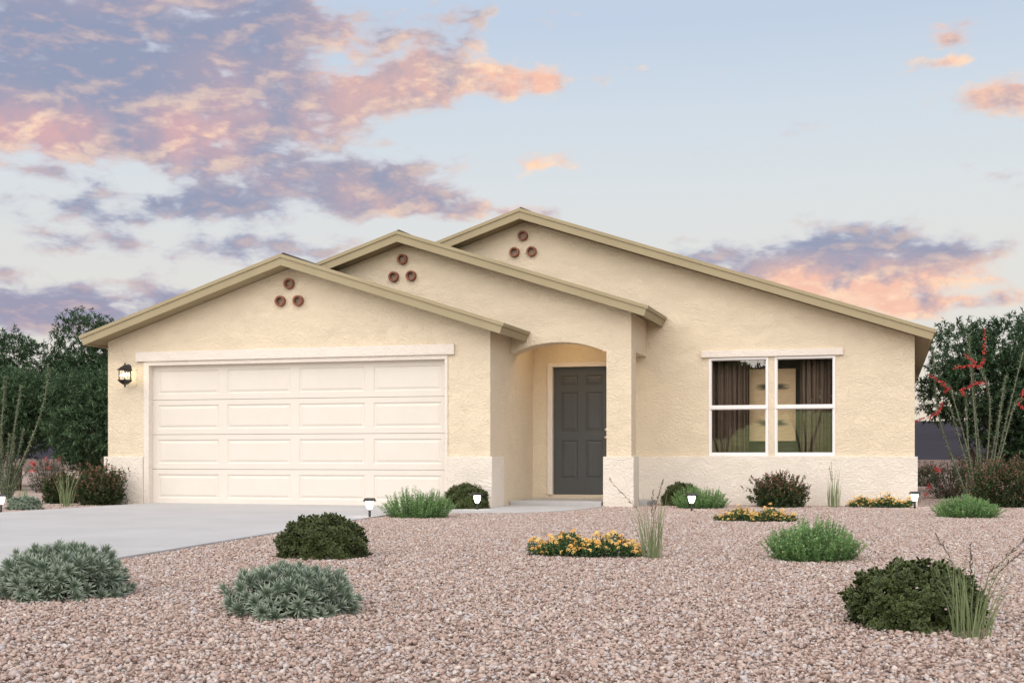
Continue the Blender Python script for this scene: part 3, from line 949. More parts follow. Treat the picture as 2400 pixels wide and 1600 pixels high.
# ------------------------------------------------------------------ path lights
pl = thing('path_light', 'lit path light at the driveway edge beside the tall bright green bush', 'path light', (-5.93, 14.18, .018), group='solar path lights in the gravel')
MB().tube([(0, 0, -.05), (0, 0, .092)], .0145, 10).obj('stake', M['black'], pl, smooth=True)
MB().lathe([(.015, .088), (.028, .094), (.030, .100), (.022, .101)], seg=16).obj('collar', M['black'], pl, smooth=True)
MB().lathe([(.0005, .0995), (.018, .100), (.024, .106), (.033, .124), (.041, .148), (.046, .174), (.047, .196), (.0005, .197)], seg=20).obj('globe', M['glow'], pl, smooth=True)
MB().lathe([(.0005, .1975), (.098, .1975), (.100, .203), (.078, .234), (.072, .236), (.0005, .236)], seg=4, turn=math.pi / 4 + .25).obj('cap', M['black'], pl)
again(pl, 'lit path light in front of the round dark bush at the garage corner', (-5.37, 16.62, .018), .5)
again(pl, 'lit path light before the green bush right of the porch post', (-2.54, 17.29, .018), .2)
again(pl, 'lit path light by the right hand corner of the house', (.37, 19.0, .018), -.1)
again(pl, 'lit path light at the left edge of the driveway, half out of frame', (-11.24, 14.33, .018), .3)

# ------------------------------------------------------------------ plants
def dome(n, r, h, shell=.75, low=0.):
    """points in a lumpy dome, mostly near its surface, with outward normals"""
    d = rdir(n); d[:, 2] = np.abs(d[:, 2])
    d = unit(d + np.array([0, 0, low]))
    lump = 1 + .10 * np.sin(d[:, 0] * 7 + 1) * np.sin(d[:, 1] * 6 + 2) + .07 * np.sin(d[:, 2] * 11 + d[:, 0] * 9)
    k = (shell + (1 - shell) * rng.random(n) ** .6) * lump
    # a superellipsoid keeps the flanks steep down to the ground
    P = d * k[:, None]
    P[:, 2] = np.sign(P[:, 2]) * np.abs(P[:, 2]) ** .8
    P = P * np.array([r, r, h])
    nrm = unit(d / np.array([r, r, h]) * r)
    return P, nrm


def stems(name, tips, mat, r0=.006, base=.25, parent=None):
    b = MB()
    for t in tips:
        t = np.asarray(t)
        m_ = (t[0] * .45, t[1] * .45, t[2] * .5)
        b.tube([(t[0] * base, t[1] * base, -.02), m_, tuple(t)], [r0, r0 * .7, r0 * .35], 4)
    o = b.obj(name, mat, parent)
    o['kind'] = 'stuff'
    return o


# silver rosette shrubs
ros = []
for k in range(4):
    n = 40
    th = np.arange(n) * 2.399963 + rng.normal(0, .1, n)
    inc = np.linspace(.12, 1.62, n) + rng.normal(0, .08, n)
    D = np.column_stack([np.sin(inc) * np.cos(th), np.sin(inc) * np.sin(th), np.cos(inc)])
    L = np.interp(inc, [.1, .7, 1.6], [.036, .056, .052]) * rng.uniform(.85, 1.15, n)
    P = np.column_stack([np.zeros(n), np.zeros(n), np.interp(inc, [.1, 1.6], [.012, -.018])]) + D * .004
    ros.append(leaves('rosette', P, D, L, .0085, M['silver'], 'blade', curve=.10, tint=np.clip(np.interp(inc, [.1, 1.6], [.35, .75]) + rng.normal(0, .2, n), 0, 1), up=np.tile([0, 0, 1.], (n, 1)) + .001))


def rosette_shrub(label, loc, r, h, n=95, sc_=1.):
    t = thing('silver_shrub', label, 'shrub', loc, group='silver green rosette shrubs in the gravel')
    pts = []
    tries = 0
    while len(pts) < n and tries < 9000:
        tries += 1
        P, nr = dome(1, r - .03, h - .03, .97, .0)
        P, nr = P[0], nr[0]
        if all(np.linalg.norm(P - q) > .053 * sc_ for q, _ in pts): pts.append((P, nr))
    for P, nr in pts:
        ax = unit(nr * .9 + np.array([0, 0, .55]) + rng.normal(0, .15, 3))
        eul = Vector(ax).to_track_quat('Z', 'Y').to_euler()
        part('rosette', ros[rng.integers(0, 4)], t, loc=tuple(P * .98 + np.array([0, 0, .012])), rot=eul, scale=rng.uniform(.85, 1.18) * sc_)
    stems('branch', [P * .95 for P, _ in pts], M['twig'], .006, .3, t)
    # a lower tier inside closes the gaps
    P, nr = dome(900, r - .09, h - .07, .6)
    D = unit(nr + rng.normal(0, .6, (900, 3)) + np.array([0, 0, .4]))
    part('inner_leaves', leaves('inner_leaves', P, D, .055, .012, M['silver'], 'blade', tint=rng.random(900) * .35), t, 'stuff')
    return t


rosette_shrub('large silver green rosette shrub at the driveway edge, left foreground', (-4.24, 5.90, 0), .355, .268, 185)
rosette_shrub('silver green rosette shrub alone in the gravel, centre foreground', (-2.74, 5.58, 0), .325, .22, 155)
rosette_shrub('small pale rosette shrub beyond the driveway beside the left path light', (-11.50, 15.15, 0), .25, .18, 90)

# boxwoods
sprig_me = []
for k in range(5):
    n = 8
    th = np.arange(n) * 2.4 + rng.normal(0, .2, n)
    inc = np.array([.35, .6, .85, 1.0, 1.15, 1.3, 1.4, 1.5])
    D = np.column_stack([np.sin(inc) * np.cos(th), np.sin(inc) * np.sin(th), np.cos(inc)])
    P = np.column_stack([np.zeros(n), np.zeros(n), -.004 * np.arange(n)])
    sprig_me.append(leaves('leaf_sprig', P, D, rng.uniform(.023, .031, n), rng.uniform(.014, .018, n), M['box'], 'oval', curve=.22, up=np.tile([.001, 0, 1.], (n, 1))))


def box_foliage(n, r, h, L, per=6, rimless=False):
    P, nr = dome(n, r, h, .80)
    ax = unit(nr + np.array([0, 0, .25]) + rng.normal(0, .3, (n, 3)))
    a1 = unit(np.cross(ax, rdir(n))); a2 = np.cross(ax, a1)
    th = (np.arange(per) * 2.4)[None] + rng.random((n, 1)) * 6.3
    inc = np.linspace(.4, 1.45, per)[None] + rng.normal(0, .12, (n, per))
    D = (np.sin(inc) * np.cos(th))[..., None] * a1[:, None] + (np.sin(inc) * np.sin(th))[..., None] * a2[:, None] + np.cos(inc)[..., None] * ax[:, None]
    PP = np.repeat(P[:, None], per, 1) - ax[:, None] * (np.arange(per) * .004)[None, :, None]
    up = np.repeat(ax[:, None], per, 1)
    tint = np.clip(np.repeat(rng.random(n)[:, None], per, 1) * .7 + rng.random((n, per)) * .3, 0, 1)
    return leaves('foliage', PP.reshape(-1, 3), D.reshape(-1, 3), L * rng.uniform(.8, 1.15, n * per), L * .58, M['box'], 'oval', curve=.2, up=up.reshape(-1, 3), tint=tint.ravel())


bx = thing('boxwood_shrub', 'round dark green boxwood behind the grass clump, right foreground', 'shrub', (.115, 5.93, 0), group='round boxwood shrubs')
P, nr = dome(330, .295, .285, .93)
order = np.argsort(P[:, 1] - .5 * P[:, 2])[:300]
for i in order:
    ax = unit(nr[i] + np.array([0, 0, .3]) + rng.normal(0, .25, 3))
    e = (Matrix.Rotation(rng.random() * 6.3, 3, 'Z'))
    q = Vector(ax).to_track_quat('Z', 'Y') @ e.to_quaternion()
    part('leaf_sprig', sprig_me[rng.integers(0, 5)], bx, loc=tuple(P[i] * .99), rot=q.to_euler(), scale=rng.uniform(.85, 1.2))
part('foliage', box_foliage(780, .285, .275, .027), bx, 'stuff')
stems('branch', dome(45, .26, .22, .9)[0], M['twig'], .008, .2, bx)

b2 = thing('boxwood_shrub', 'round dark green boxwood by the driveway, left of the nearest path light', 'shrub', (-4.02, 8.70, 0), .7, group='round boxwood shrubs')
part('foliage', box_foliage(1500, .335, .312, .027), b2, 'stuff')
stems('branch', dome(45, .28, .25, .9)[0], M['twig'], .008, .2, b2)
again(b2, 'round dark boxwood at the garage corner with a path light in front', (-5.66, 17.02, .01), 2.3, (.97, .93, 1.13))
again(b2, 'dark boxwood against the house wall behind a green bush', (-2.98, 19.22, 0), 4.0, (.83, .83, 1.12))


# bright needle bushes with small cream flowers
def needle_bush(label, loc, r, h, seed, nst=300):
    t = thing('rosemary_bush', label, 'bush', loc, group='bright green needle bushes')
    th = rng.random(nst) * 6.283; q = np.sqrt(rng.random(nst))
    rr = q * r * .70
    b0 = np.column_stack([rr * np.cos(th), rr * np.sin(th), np.full(nst, -.01)])
    nc = 12                                     # taller plumes rise from a few crowns
    cxy = rng.uniform(-.6, .6, (nc, 2)) * r
    near = np.min(np.linalg.norm(b0[:, None, :2] - cxy[None], axis=2), axis=1) / r
    H = h * (1.0 - .50 * q ** 2.6) * (.74 + .34 * np.exp(-(near / .17) ** 2)) * rng.uniform(.80, 1.06, nst)
    H = np.clip(H, .25 * h, 1.06 * h)
    lean = (.04 + .34 * q ** 2) * r * rng.uniform(.5, 1.15, nst)
    tip = np.column_stack([b0[:, 0] + np.cos(th) * lean, b0[:, 1] + np.sin(th) * lean, H])
    k = 46
    s = np.linspace(.06, 1., k)[None] + rng.normal(0, .01, (nst, k))
    bend = (s ** .75)
    Q = b0[:, None] + (tip - b0)[:, None] * np.stack([bend ** 1.3, bend ** 1.3, s], -1)
    ax = unit(tip - b0)[:, None]
    D = ax * .8 + unit(rng.normal(size=(nst, k, 3)))
    L = (.034 * (1.05 - .5 * s)).ravel() * (r / .4) ** .3
    tint = np.clip(.25 + .5 * s + rng.normal(0, .16, s.shape), 0, 1).ravel()
    part('foliage', leaves('foliage', Q.reshape(-1, 3), D.reshape(-1, 3), L, .0092, M['rosemary'], 'diamond', tint=tint), t, 'stuff')
    b = MB()
    for i in range(0, nst, 2): b.tube([tuple(b0[i]), tuple(b0[i] + (tip[i] - b0[i]) * np.array([.45, .45, .55])), tuple(tip[i])], [.003, .002, .001], 3, cap=False)
    o = b.obj('stem', M['twig'], t); o['kind'] = 'stuff'
    nf = 190
    idx = rng.integers(0, nst, nf); sf = rng.uniform(.35, .97, nf)
    F = b0[idx] + (tip[idx] - b0[idx]) * np.column_stack([sf, sf, sf]) + rdir(nf) * .016
    f = MB()
    for p_ in F:
        a_ = .0045 * random.uniform(.7, 1.2)
        f.add([(p_[0] + a_, p_[1], p_[2]), (p_[0] - a_, p_[1], p_[2]), (p_[0], p_[1] + a_, p_[2]), (p_[0], p_[1] - a_, p_[2]), (p_[0], p_[1], p_[2] + a_), (p_[0], p_[1], p_[2] - a_)],
              [(0, 2, 4), (2, 1, 4), (1, 3, 4), (3, 0, 4), (2, 0, 5), (1, 2, 5), (3, 1, 5), (0, 3, 5)])
    o = f.obj('flowers', M['cream'], t); o['kind'] = 'stuff'
    return t


needle_bush('tall bright green needle bush beside the driveway light before the garage', (-5.47, 14.60, 0), .455, .39, 1.)
needle_bush('bright green needle bush right of the porch behind a path light', (-2.58, 18.35, 0), .44, .34, 2.3)
needle_bush('bright green needle bush with cream flowers, middle of the right gravel', (-.52, 9.44, 0), .365, .315, 3.1, 340)
needle_bush('low bright green needle bush right of the house corner light', (.93, 16.54, 0), .43, .30, 4.4)


# red tipped shrubs
def redtip(label, loc, r, h, seed, n=900, flush=.7, group='dark shrubs with red tipped leaves', mat='redtip', name='red_tip_shrub', L=.040, Wd=.018, spread=.66):
    t = thing(name, label, 'shrub', loc, group=group)
    P, nr = dome(n, r, h, .55)
    # loose outline: some twigs reach out
    ext = 1 + np.where(rng.random(n) < .35, rng.random(n) * .22, -rng.random(n) * .12)
    P = P * ext[:, None]
    P[:, 2] = np.maximum(P[:, 2], .03)
    narrow = np.clip(spread + (1 - spread) * (P[:, 2] / h) ** .6, .3, 1.05)
    P[:, :2] *= narrow[:, None]
    k = 13
    ax = unit(nr * .8 + np.array([0, 0, .8]) + rng.normal(0, .3, (n, 3)))
    s = rng.random((n, k))
    Q = P[:, None] - ax[:, None] * (s * .10 * (h / .5))[..., None]
    D = ax[:, None] + unit(rng.normal(size=(n, k, 3))) * 1.0
    hi = np.clip((P[:, 2] / h - .25) * 1.2, 0, 1)
    fl = (rng.random((n, k)) < (flush * hi[:, None] * (s < .5) + .05)).astype(float) * rng.uniform(.5, 1., (n, k))
    part('foliage', leaves('foliage', Q.reshape(-1, 3), D.reshape(-1, 3), L * rng.uniform(.7, 1.2, n * k), Wd, M[mat], 'diamond', flush=fl.ravel()), t, 'stuff')
    stems('branch', P[::6] * .98, M['twig'], .005, .18, t)
    return t


redtip('dark red tipped shrub against the wall under the right window', (-1.52, 19.05, 0), .485, .50, 1)
redtip('dark red tipped shrub against the left corner of the garage', (-11.52, 16.95, 0), .46, .60, 2, 1100)
redtip('greener red tipped shrub left of the tall grass by the garage', (-12.45, 17.3, 0), .34, .48, 3, flush=.3)
redtip('large red tipped shrub at the right edge below the flowering canes', (1.66, 20.0, 0), .66, .74, 4, 1300, .65)


# sparse olive shrubs with red flowers
def red_flower_bits(name, pts, size, parent):
    b = MB()
    for p_ in pts:
        for k in range(3):
            d = rdir(1)[0] * size
            s2 = np.cross(d, rdir(1)[0]); s2 = s2 / max(np.linalg.norm(s2), 1e-6) * size * .22
            q = np.asarray(p_) + rng.normal(0, size * .3, 3)
            b.add([tuple(q - s2), tuple(q + d * .6 + s2 * 1.3), tuple(q + d), tuple(q + d * .6 - s2 * 1.3)], [(0, 1, 2, 3)])
    o = b.obj(name, M['red'], parent)
    o['kind'] = 'stuff'
    return o


for (label, loc, r, h) in [('sparse olive shrub with red flowers left of the garage corner shrubs', (-16.3, 22.2, 0), .55, .74), ('sparse olive shrub with red flowers beside the right corner of the house', (1.03, 23.6, 0), .48, .66)]:
    t = redtip(label, loc, r, h, 5, 420, .25, 'olive shrubs with red flowers', 'olive', 'flowering_shrub', .04, .009, .5)
    P, nr = dome(9, r * .95, h, .95)
    for p_ in P:
        o = red_flower_bits('flower_cluster', [p_ + rng.normal(0, .02, 3) for _ in range(9)], .035, t)
redtip('dark brown leaved bush far behind the right corner shrubs', (1.95, 31.5, 0), .75, .95, 6, 500, .5, 'dark bushes behind the house corner')
redtip('low dark brown bush far back beside the house wall', (.95, 34.0, 0), .45, .62, 7, 300, .6, 'dark bushes behind the house corner')
redtip('dark brown leaved bush behind the left garage corner', (-14.3, 23.0, 0), .75, .85, 8, 500, .6, 'dark bushes behind the house corner')

# yellow and orange flower patches
heads = []
for mk in ('orange', 'yellow', 'yellow', 'orange'):
    b = MB()
    for k in range(15):
        th = k * 2.4; inc = .25 + 1.15 * (k / 15)
        c = np.array([math.sin(inc) * math.cos(th), math.sin(inc) * math.sin(th), math.cos(inc)]) * .014
        u = unit(np.cross(c, [.3, .2, 1.])); w = unit(np.cross(c, u)); a_ = .0062
        nn = c / .014 * .004
        b.add([tuple(c + nn * 0), tuple(c + u * a_ + nn), tuple(c + w * a_ + nn), tuple(c - u * a_ + nn), tuple(c - w * a_ + nn)], [(0, 1, 2), (0, 2, 3), (0, 3, 4), (0, 4, 1)])
    o = b.obj('flower_head', M[mk]); heads.append(o.data); bpy.data.objects.remove(o)


def lantana(label, loc, r, h, nh, depth=.45):
    t = thing('flower_patch', label, 'flowers', loc, group='low patches of orange and yellow flowers')
    n = 560
    th = rng.random(n) * 6.283; rr = np.sqrt(rng.random(n))
    x = rr * np.cos(th) * r; y = rr * np.sin(th) * r * depth
    hz = h * (1 - .45 * rr ** 2) * rng.uniform(.25, .85, n) * (.75 + .25 * np.sin(x * 17 + loc[0]))
    P = np.column_stack([x, y, hz])
    k = 7
    Q = np.repeat(P[:, None], k, 1) + rng.normal(0, .012, (n, k, 3)); Q[..., 2] = np.maximum(Q[..., 2], .005)
    D = unit(rng.normal(size=(n, k, 3))) + np.array([0, 0, .35])
    part('foliage', leaves('foliage', Q.reshape(-1, 3), D.reshape(-1, 3), .026, .015, M['lantana'], 'diamond'), t, 'stuff')
    hb = MB()
    for i in range(nh):
        q = rng.random() * 6.283; rq = math.sqrt(rng.random()) * .98
        tall = rng.random() < .14
        hx, hy = rq * math.cos(q) * r, rq * math.sin(q) * r * depth
        z = h * (1 - .30 * rq * rq) * rng.uniform(.22, .92) * (.82 + .18 * math.sin(hx * 17 + loc[0])) + (.22 * h if tall else 0)
        part('flower_head', heads[rng.integers(0, 4)], t, loc=(hx, hy, z), rot=(rng.normal(.45, .35), rng.normal(0, .35), rng.random() * 6), scale=rng.uniform(.8, 1.25))
        hb.tube([(hx * .85, hy * .85, 0), (hx, hy, z)], .0022, 3, cap=False)
    o = hb.obj('stem', M['lantana'], t); o['kind'] = 'stuff'
    return t


lantana('patch of orange yellow flowers left of the tall grass, front centre', (-2.16, 9.30, 0), .44, .22, 260)
lantana('flat patch of orange yellow flowers in mid gravel below the window', (-1.45, 14.85, 0), .47, .18, 250)
lantana('patch of orange yellow flowers against the wall near the corner light', (-.10, 19.25, 0), .47, .22, 210, .3)


# grass clumps: every blade a part
def grass(label, loc, r, h, nb, spread=.3, nseed=3, w=.0065, lean=(0, 0)):
    t = thing('grass_clump', label, 'grass', loc, group='upright clumps of ornamental grass')
    def strip(name, base, tipv, ww, mat, tint):
        V = []
        n = 7
        d = np.array([tipv[0] - base[0], tipv[1] - base[1], 0.])
        side = unit(np.array([random.uniform(-1, 1), random.uniform(-.5, .5), 0]) + 1e-3) if random.random() < .4 else np.array([1., .2, 0.])
        for i in range(n):
            s = i / (n - 1)
            c = np.array([base[0] + d[0] * s ** 1.7, base[1] + d[1] * s ** 1.7, base[2] + (tipv[2] - base[2]) * (s ** .95)])
            wi = ww * (.75 + .5 * s if s < .4 else .95 * (1 - s) / .6 + .05)
            V += [c - side * wi / 2, c + side * wi / 2 + np.array([0, wi * .25, 0])]
        F = np.array([[2 * i, 2 * i + 1, 2 * i + 3, 2 * i + 2] for i in range(n - 1)])
        return part(name, fast_mesh(name, np.array(V), F, mat, {'tint': ('FACE', np.full(n - 1, tint))}), t)
    for i in range(nb):
        a_ = rng.random() * 6.283; q = math.sqrt(rng.random()) * r * .42
        base = (q * math.cos(a_), q * math.sin(a_), -.01)
        a2 = a_ + rng.normal(0, .5)
        hh = h * rng.uniform(.30, .82) if i > 4 else h * rng.uniform(.8, .97)
        out_ = spread * hh * rng.uniform(.1, 1.) ** 1.3
        strip('blade', base, (base[0] + math.cos(a2) * out_ + lean[0] * hh * .3, base[1] + math.sin(a2) * out_, hh), w * rng.uniform(.7, 1.2), M['grass'], rng.random())
    for i in range(nseed):
        a_ = rng.random() * 6.283
        top = np.array([math.cos(a_) * spread * h * .8 + lean[0] * h * (1 if i else .2), math.sin(a_) * spread * h * .4, h * rng.uniform(.86, 1.02)])
        mid = top * np.array([.3, .3, .62])
        culm = MB().tube([(0, 0, 0), tuple(mid), tuple(top)], [.002, .0017, .001], 4).obj('seed_stalk', M['grass'], t)
        sb = MB()
        for k in range(26):
            s = k / 25
            c = mid + (top - mid) * s
            d = unit(top - mid) * .9 + rng.normal(0, .35, 3)
            d = d * .028 * (h / .6) ** .5; sd_ = unit(np.cross(d, rdir(1)[0])) * .0028
            sb.add([tuple(c - sd_), tuple(c + d * .5 + sd_), tuple(c + d), tuple(c + d * .5 - sd_)], [(0, 1, 2, 3)])
        sb.obj('seed_head', M['seed'], culm)
    return t


grass('tall grass clump with dark seed heads in front of the boxwood, right foreground', (.33, 5.58, 0), .19, .43, 72, .52, 4, .0044, (.12, 0))
grass('tall grass clump right of the front centre flower patch', (-1.66, 9.27, 0), .19, .58, 66, .36, 3, .0048, (-.25, 0))
grass('slim grass clump against the wall between shrub and flowers', (-.76, 19.25, 0), .22, .64, 46, .20, 3, .0085, (.05, 0))
grass('pale grass clump in front of the shrubs left of the garage', (-11.55, 16.15, 0), .24, .68, 50, .48, 1, .0075, (.02, 0))
grass('small thin grass clump left of the garage shrubs', (-12.85, 16.9, 0), .16, .40, 30, .3, 0, .0075)


# ocotillos
def ocotillo(label, loc, canes, flowers, leafy=1.):
    t = thing('ocotillo_plant', label, 'ocotillo', loc, group='ocotillos beside the house')
    for ci, cpts in enumerate(canes):
        yj = random.uniform(-.3, .3)
        pts = [Vector((cpts[0][0] * .25, yj * .1, -.02))] + [Vector((x, yj * (z / 2.2), z)) for x, z in cpts]
        fine = []
        for i in range(len(pts) - 1):
            p0 = pts[max(i - 1, 0)]; p1 = pts[i]; p2 = pts[i + 1]; p3 = pts[min(i + 2, len(pts) - 1)]
            for k in range(6):
                u = k / 6
                fine.append(.5 * ((2 * p1) + (p2 - p0) * u + (2 * p0 - 5 * p1 + 4 * p2 - p3) * u * u + (3 * p1 - p0 - 3 * p2 + p3) * u ** 3))
        fine.append(pts[-1])
        nn = len(fine)
        c = MB().tube(fine, [.0135 - .009 * i / nn for i in range(nn)], 6).obj('cane', M['cane'], t, smooth=True)
        F = np.array([p[:] for p in fine])
        k = int(330 * leafy * fine[-1].z / 2)
        s = rng.uniform(.12, 1., k) * (nn - 1.001); i0 = s.astype(int); fr_ = (s - i0)[:, None]
        Q = F[i0] * (1 - fr_) + F[np.minimum(i0 + 1, nn - 1)] * fr_
        ax = unit(F[np.minimum(i0 + 1, nn - 1)] - F[i0])
        D = ax * .7 + rdir(k)
        part('cane_leaves', leaves('cane_leaves', Q, D, rng.uniform(.035, .06, k), .017, M['ocoleaf'], 'diamond'), c, 'stuff')
    for fl in flowers:
        pts = []
        for i in range(len(fl) - 1):
            for u in np.linspace(0, 1, 20):
                pts.append((fl[i][0] + (fl[i + 1][0] - fl[i][0]) * u, random.uniform(-.02, .02), fl[i][1] + (fl[i + 1][1] - fl[i][1]) * u))
        red_flower_bits('flower_spike', pts, .032, t)
    return t


ocR = [[(-.28, .46), (-.59, 1.44), (-.68, 2.55)], [(-.14, .54), (-.43, 1.6)], [(-.1, .66), (-.39, 1.78), (-.48, 1.89)], [(-.13, .96), (-.16, 1.69), (-.2, 1.77)], [(.01, .66), (-.09, 2.13), (-.12, 2.72)],
       [(.05, .7), (-.03, 1.6), (-.06, 2.3)], [(.15, .68), (.19, 1.66), (.05, 2.18)], [(.25, .64), (.4, 1.89)], [(.29, .64), (.46, 1.36), (.71, 2.42)], [(.32, .64), (.54, 1.52), (.66, 1.66)], [(.2, .6), (.36, 1.5), (.45, 2.05)]]
ocRf = [[(-.40, 1.82), (-.52, 1.93), (-.74, 2.09)], [(-.44, 1.86), (-.50, 1.80)], [(-.2, 1.74), (-.24, 1.82), (-.02, 1.92), (.12, 1.95)], [(.05, 2.18), (.10, 2.3), (.12, 2.80)], [(.05, 2.2), (-.12, 2.22), (-.35, 2.18)], [(-.02, 2.26), (-.18, 2.38)],
        [(.62, 1.58), (.70, 1.78), (.80, 1.95)], [(.62, 1.6), (.80, 1.42)], [(-.75, 1.38), (-.60, 1.46)], [(-.62, 1.42), (-.52, 1.62)], [(-1.0, 1.30), (-.82, 1.38)], [(.80, 2.05), (.82, 2.35)]]
ocotillo('tall ocotillo with red flower spikes right of the house', (1.39, 22, 0), ocR, ocRf)
ocL = [[(-.11, .98), (-.06, 1.71), (-.03, 2.11)], [(.04, .36), (.25, 1.15), (.46, 1.93)], [(.13, .29), (.54, 1.1), (.76, 1.66), (.87, 2.24)], [(-.03, .53), (-.01, 1.11)], [(.04, .38), (.08, .96)], [(.09, .4), (.20, .85)], [(-.12, .5), (-.2, 1.2)], [(.05, .3), (.16, .75), (.24, 1.2)], [(-.2, .4), (-.42, 1.3), (-.5, 2.0)], [(.16, .3), (.36, .7)], [(-.05, .35), (-.12, .8)], [(.02, .35), (.06, .75)], [(.12, .3), (.26, .62)], [(-.14, .3), (-.32, .72)], [(.08, .4), (.15, 1.05)], [(-.02, .45), (-.06, 1.3)], [(.18, .25), (.42, .55)]]
ocotillo('leafy grey green ocotillo at the left edge beyond the driveway', (-14.40, 18.5, 0), ocL, [], 1.5)


# ------------------------------------------------------------------ trees
def tree(name, label, loc, trunk_h, lobes, mat, nspray=2300, leafL=.11, leafW=.026, group=None, stemsn=3, tr=.07, per=11):
    """trunk and limbs to each lobe of the crown; crown of leaf sprays over the lobes (x, y, z, rx, rz)"""
    t = thing(name, label, 'tree', loc, group=group)
    tops = []
    for k in range(stemsn):
        a_ = k * 6.283 / stemsn + random.random()
        top = Vector((math.cos(a_) * trunk_h * .35, math.sin(a_) * trunk_h * .35, trunk_h * random.uniform(.85, 1.1)))
        mid = Vector((top.x * .5 + random.uniform(-.1, .1), top.y * .5 + random.uniform(-.1, .1), top.z * .55))
        MB().tube([(math.cos(a_) * .06, math.sin(a_) * .06, -.05), mid, top], [tr, tr * .75, tr * .55], 8).obj('trunk', M['bark'], t, smooth=True)
        tops.append(top)
    for (x, y, z, rx, rz) in lobes:
        c = Vector((x, y, z))
        s = min(tops, key=lambda q: (q - c).length)
        MB().tube([s, (s + c) * .5 + Vector((random.uniform(-.1, .1), random.uniform(-.1, .1), -.08)), c + Vector((0, 0, rz * .4))], [tr * .5, tr * .36, tr * .12], 6).obj('branch', M['bark'], t, smooth=True)
    vol = np.array([l[3] ** 2 * l[4] for l in lobes]) ** .72
    cnt = (vol / vol.sum() * nspray * 1.35).astype(int)
    Ps, Ax = [], []
    for (x, y, z, rx, rz), n in zip(lobes, cnt):
        d = rdir(n)
        k = (.50 + .52 * rng.random(n) ** .7) * (1 + .16 * np.sin(d[:, 0] * 6 + x * 3) * np.sin(d[:, 2] * 7 + z) + .10 * np.sin(d[:, 1] * 13))
        P = d * k[:, None] * np.array([rx, rx, rz]) + np.array([x, y, z])
        Ps.append(P); Ax.append(unit(d + np.array([0, 0, .35]) + rng.normal(0, .35, (n, 3))))
    P = np.concatenate(Ps); ax = np.concatenate(Ax); n = len(P)
    keep = P[:, 2] > .12
    P, ax = P[keep], ax[keep]; n = len(P)
    s = rng.random((n, per))
    Q = P[:, None] + ax[:, None] * (s * .11)[..., None]
    D = ax[:, None] * .75 + unit(rng.normal(size=(n, per, 3))) * .85 + np.array([0, 0, -.12])
    tint = np.clip(rng.random(n)[:, None] * .65 + rng.random((n, per)) * .35, 0, 1)
    part('crown', leaves('crown', Q.reshape(-1, 3), D.reshape(-1, 3), leafL * rng.uniform(.7, 1.25, n * per), leafW, mat, 'diamond', tint=tint.ravel(), curve=.2), t, 'stuff')
    return t


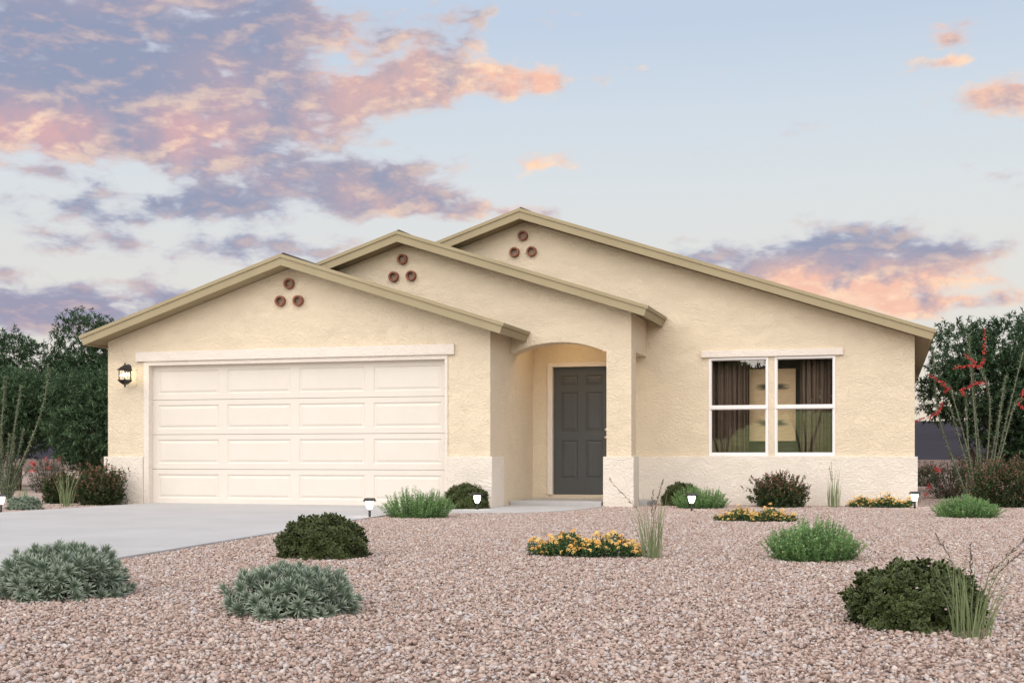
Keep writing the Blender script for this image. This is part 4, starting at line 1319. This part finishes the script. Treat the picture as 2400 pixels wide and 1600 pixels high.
gtr = 'trees beside and behind the house'
tree('willow_tree', 'tallest dark green tree behind the left side of the garage', (-19.3, 28.0, 0), 1.5,
     [(-.25, 0, 3.55, .75, .85), (.55, .1, 3.45, .55, .72), (-.1, -.3, 2.5, 1.0, .9), (.9, 0, 2.6, .8, .8), (-.9, .2, 2.4, .8, .8), (.2, .2, 1.5, 1.1, .8), (1.2, 0, 3.2, .4, .55)], M['willow'], 3000, group=gtr)
tree('willow_tree', 'blue green bushy tree right beside the left garage wall', (-15.75, 23.2, 0), .8,
     [(-.35, 0, 1.95, .75, .58), (.45, 0, 1.85, .70, .66), (1.05, .2, 1.5, .75, .75), (0, -.2, 1.2, .9, .7), (.9, -.1, .85, .7, .5), (1.5, .3, 2.1, .6, .55), (-.2, .2, .75, .6, .4)], M['willow2'], 2900, group=gtr)
tree('willow_tree', 'dark green tree at the far left edge behind the ocotillo', (-20.6, 26.0, 0), 1.3,
     [(-.6, 0, 3.05, .8, .8), (.35, 0, 3.05, .65, .7), (.95, .1, 2.85, .65, .65), (0, -.2, 2.0, 1.0, .8), (1.0, 0, 1.8, .9, .8), (-.9, 0, 1.7, .9, .9), (.4, 0, 1.2, .9, .5)], M['willow'], 2700, group=gtr)
tree('willow_tree', 'blue green bushy tree behind the left ocotillo', (-18.0, 23.4, 0), .9,
     [(-.5, 0, 2.0, .8, .62), (.35, 0, 1.95, .75, .62), (-.2, -.1, 1.4, .8, .5), (.8, .2, 1.6, .6, .6), (-1.1, 0, 1.4, .7, .7)], M['willow2'], 2200, group=gtr)
tree('willow_tree', 'dense dark green tree behind the red flowering ocotillo', (1.85, 27.0, 0), 1.2,
     [(-.45, 0, 2.75, .62, .62), (.35, .1, 2.85, .72, .60), (0, -.2, 2.2, .95, .75), (-.75, .1, 1.95, .50, .50), (.9, 0, 2.1, .8, .85), (.35, 0, 1.45, .9, .6), (.9, .1, 1.0, .8, .5), (1.5, .2, 2.4, .6, .8)], M['willow'], 3000, group=gtr)
tree('willow_tree', 'dark tree cut by the right edge of the frame', (3.05, 25.6, 0), 1.2,
     [(-.15, 0, 2.85, .62, .62), (.4, 0, 2.5, .9, .8), (-.2, 0, 1.9, .6, .7), (.3, 0, 1.3, .9, .7), (0, .1, .8, .8, .5)], M['willow'], 2000, group=gtr)

# two street trees on the lawn behind the viewer, mirrored in the panes
gst = 'street trees mirrored in the window'
tree('street_tree', 'thin stemmed tree on the grass bank mirrored in the right window', (-3.6, -20.0, .3), 2.3,
     [(-.9, 0, 3.3, 1.1, .7), (.7, 0, 3.4, 1.2, .8), (0, .4, 4.4, 1.6, .9), (-1.5, 0, 3.6, .9, .8), (1.5, 0, 4.3, 1.2, .9)], M['streetleaf'], 2600, .20, .07, gst, 5, .06)
tree('street_tree', 'broad leafy tree on the grass bank mirrored in the left window', (-7.4, -21.0, .3), 2.0,
     [(-.9, 0, 3.0, 1.2, 1.0), (.9, 0, 3.1, 1.2, 1.0), (0, .4, 4.1, 1.6, .8), (-.3, 0, 2.1, .9, .7), (1.7, .2, 3.6, .9, .9)], M['streetleaf'], 3000, .20, .07, gst, 3, .07)
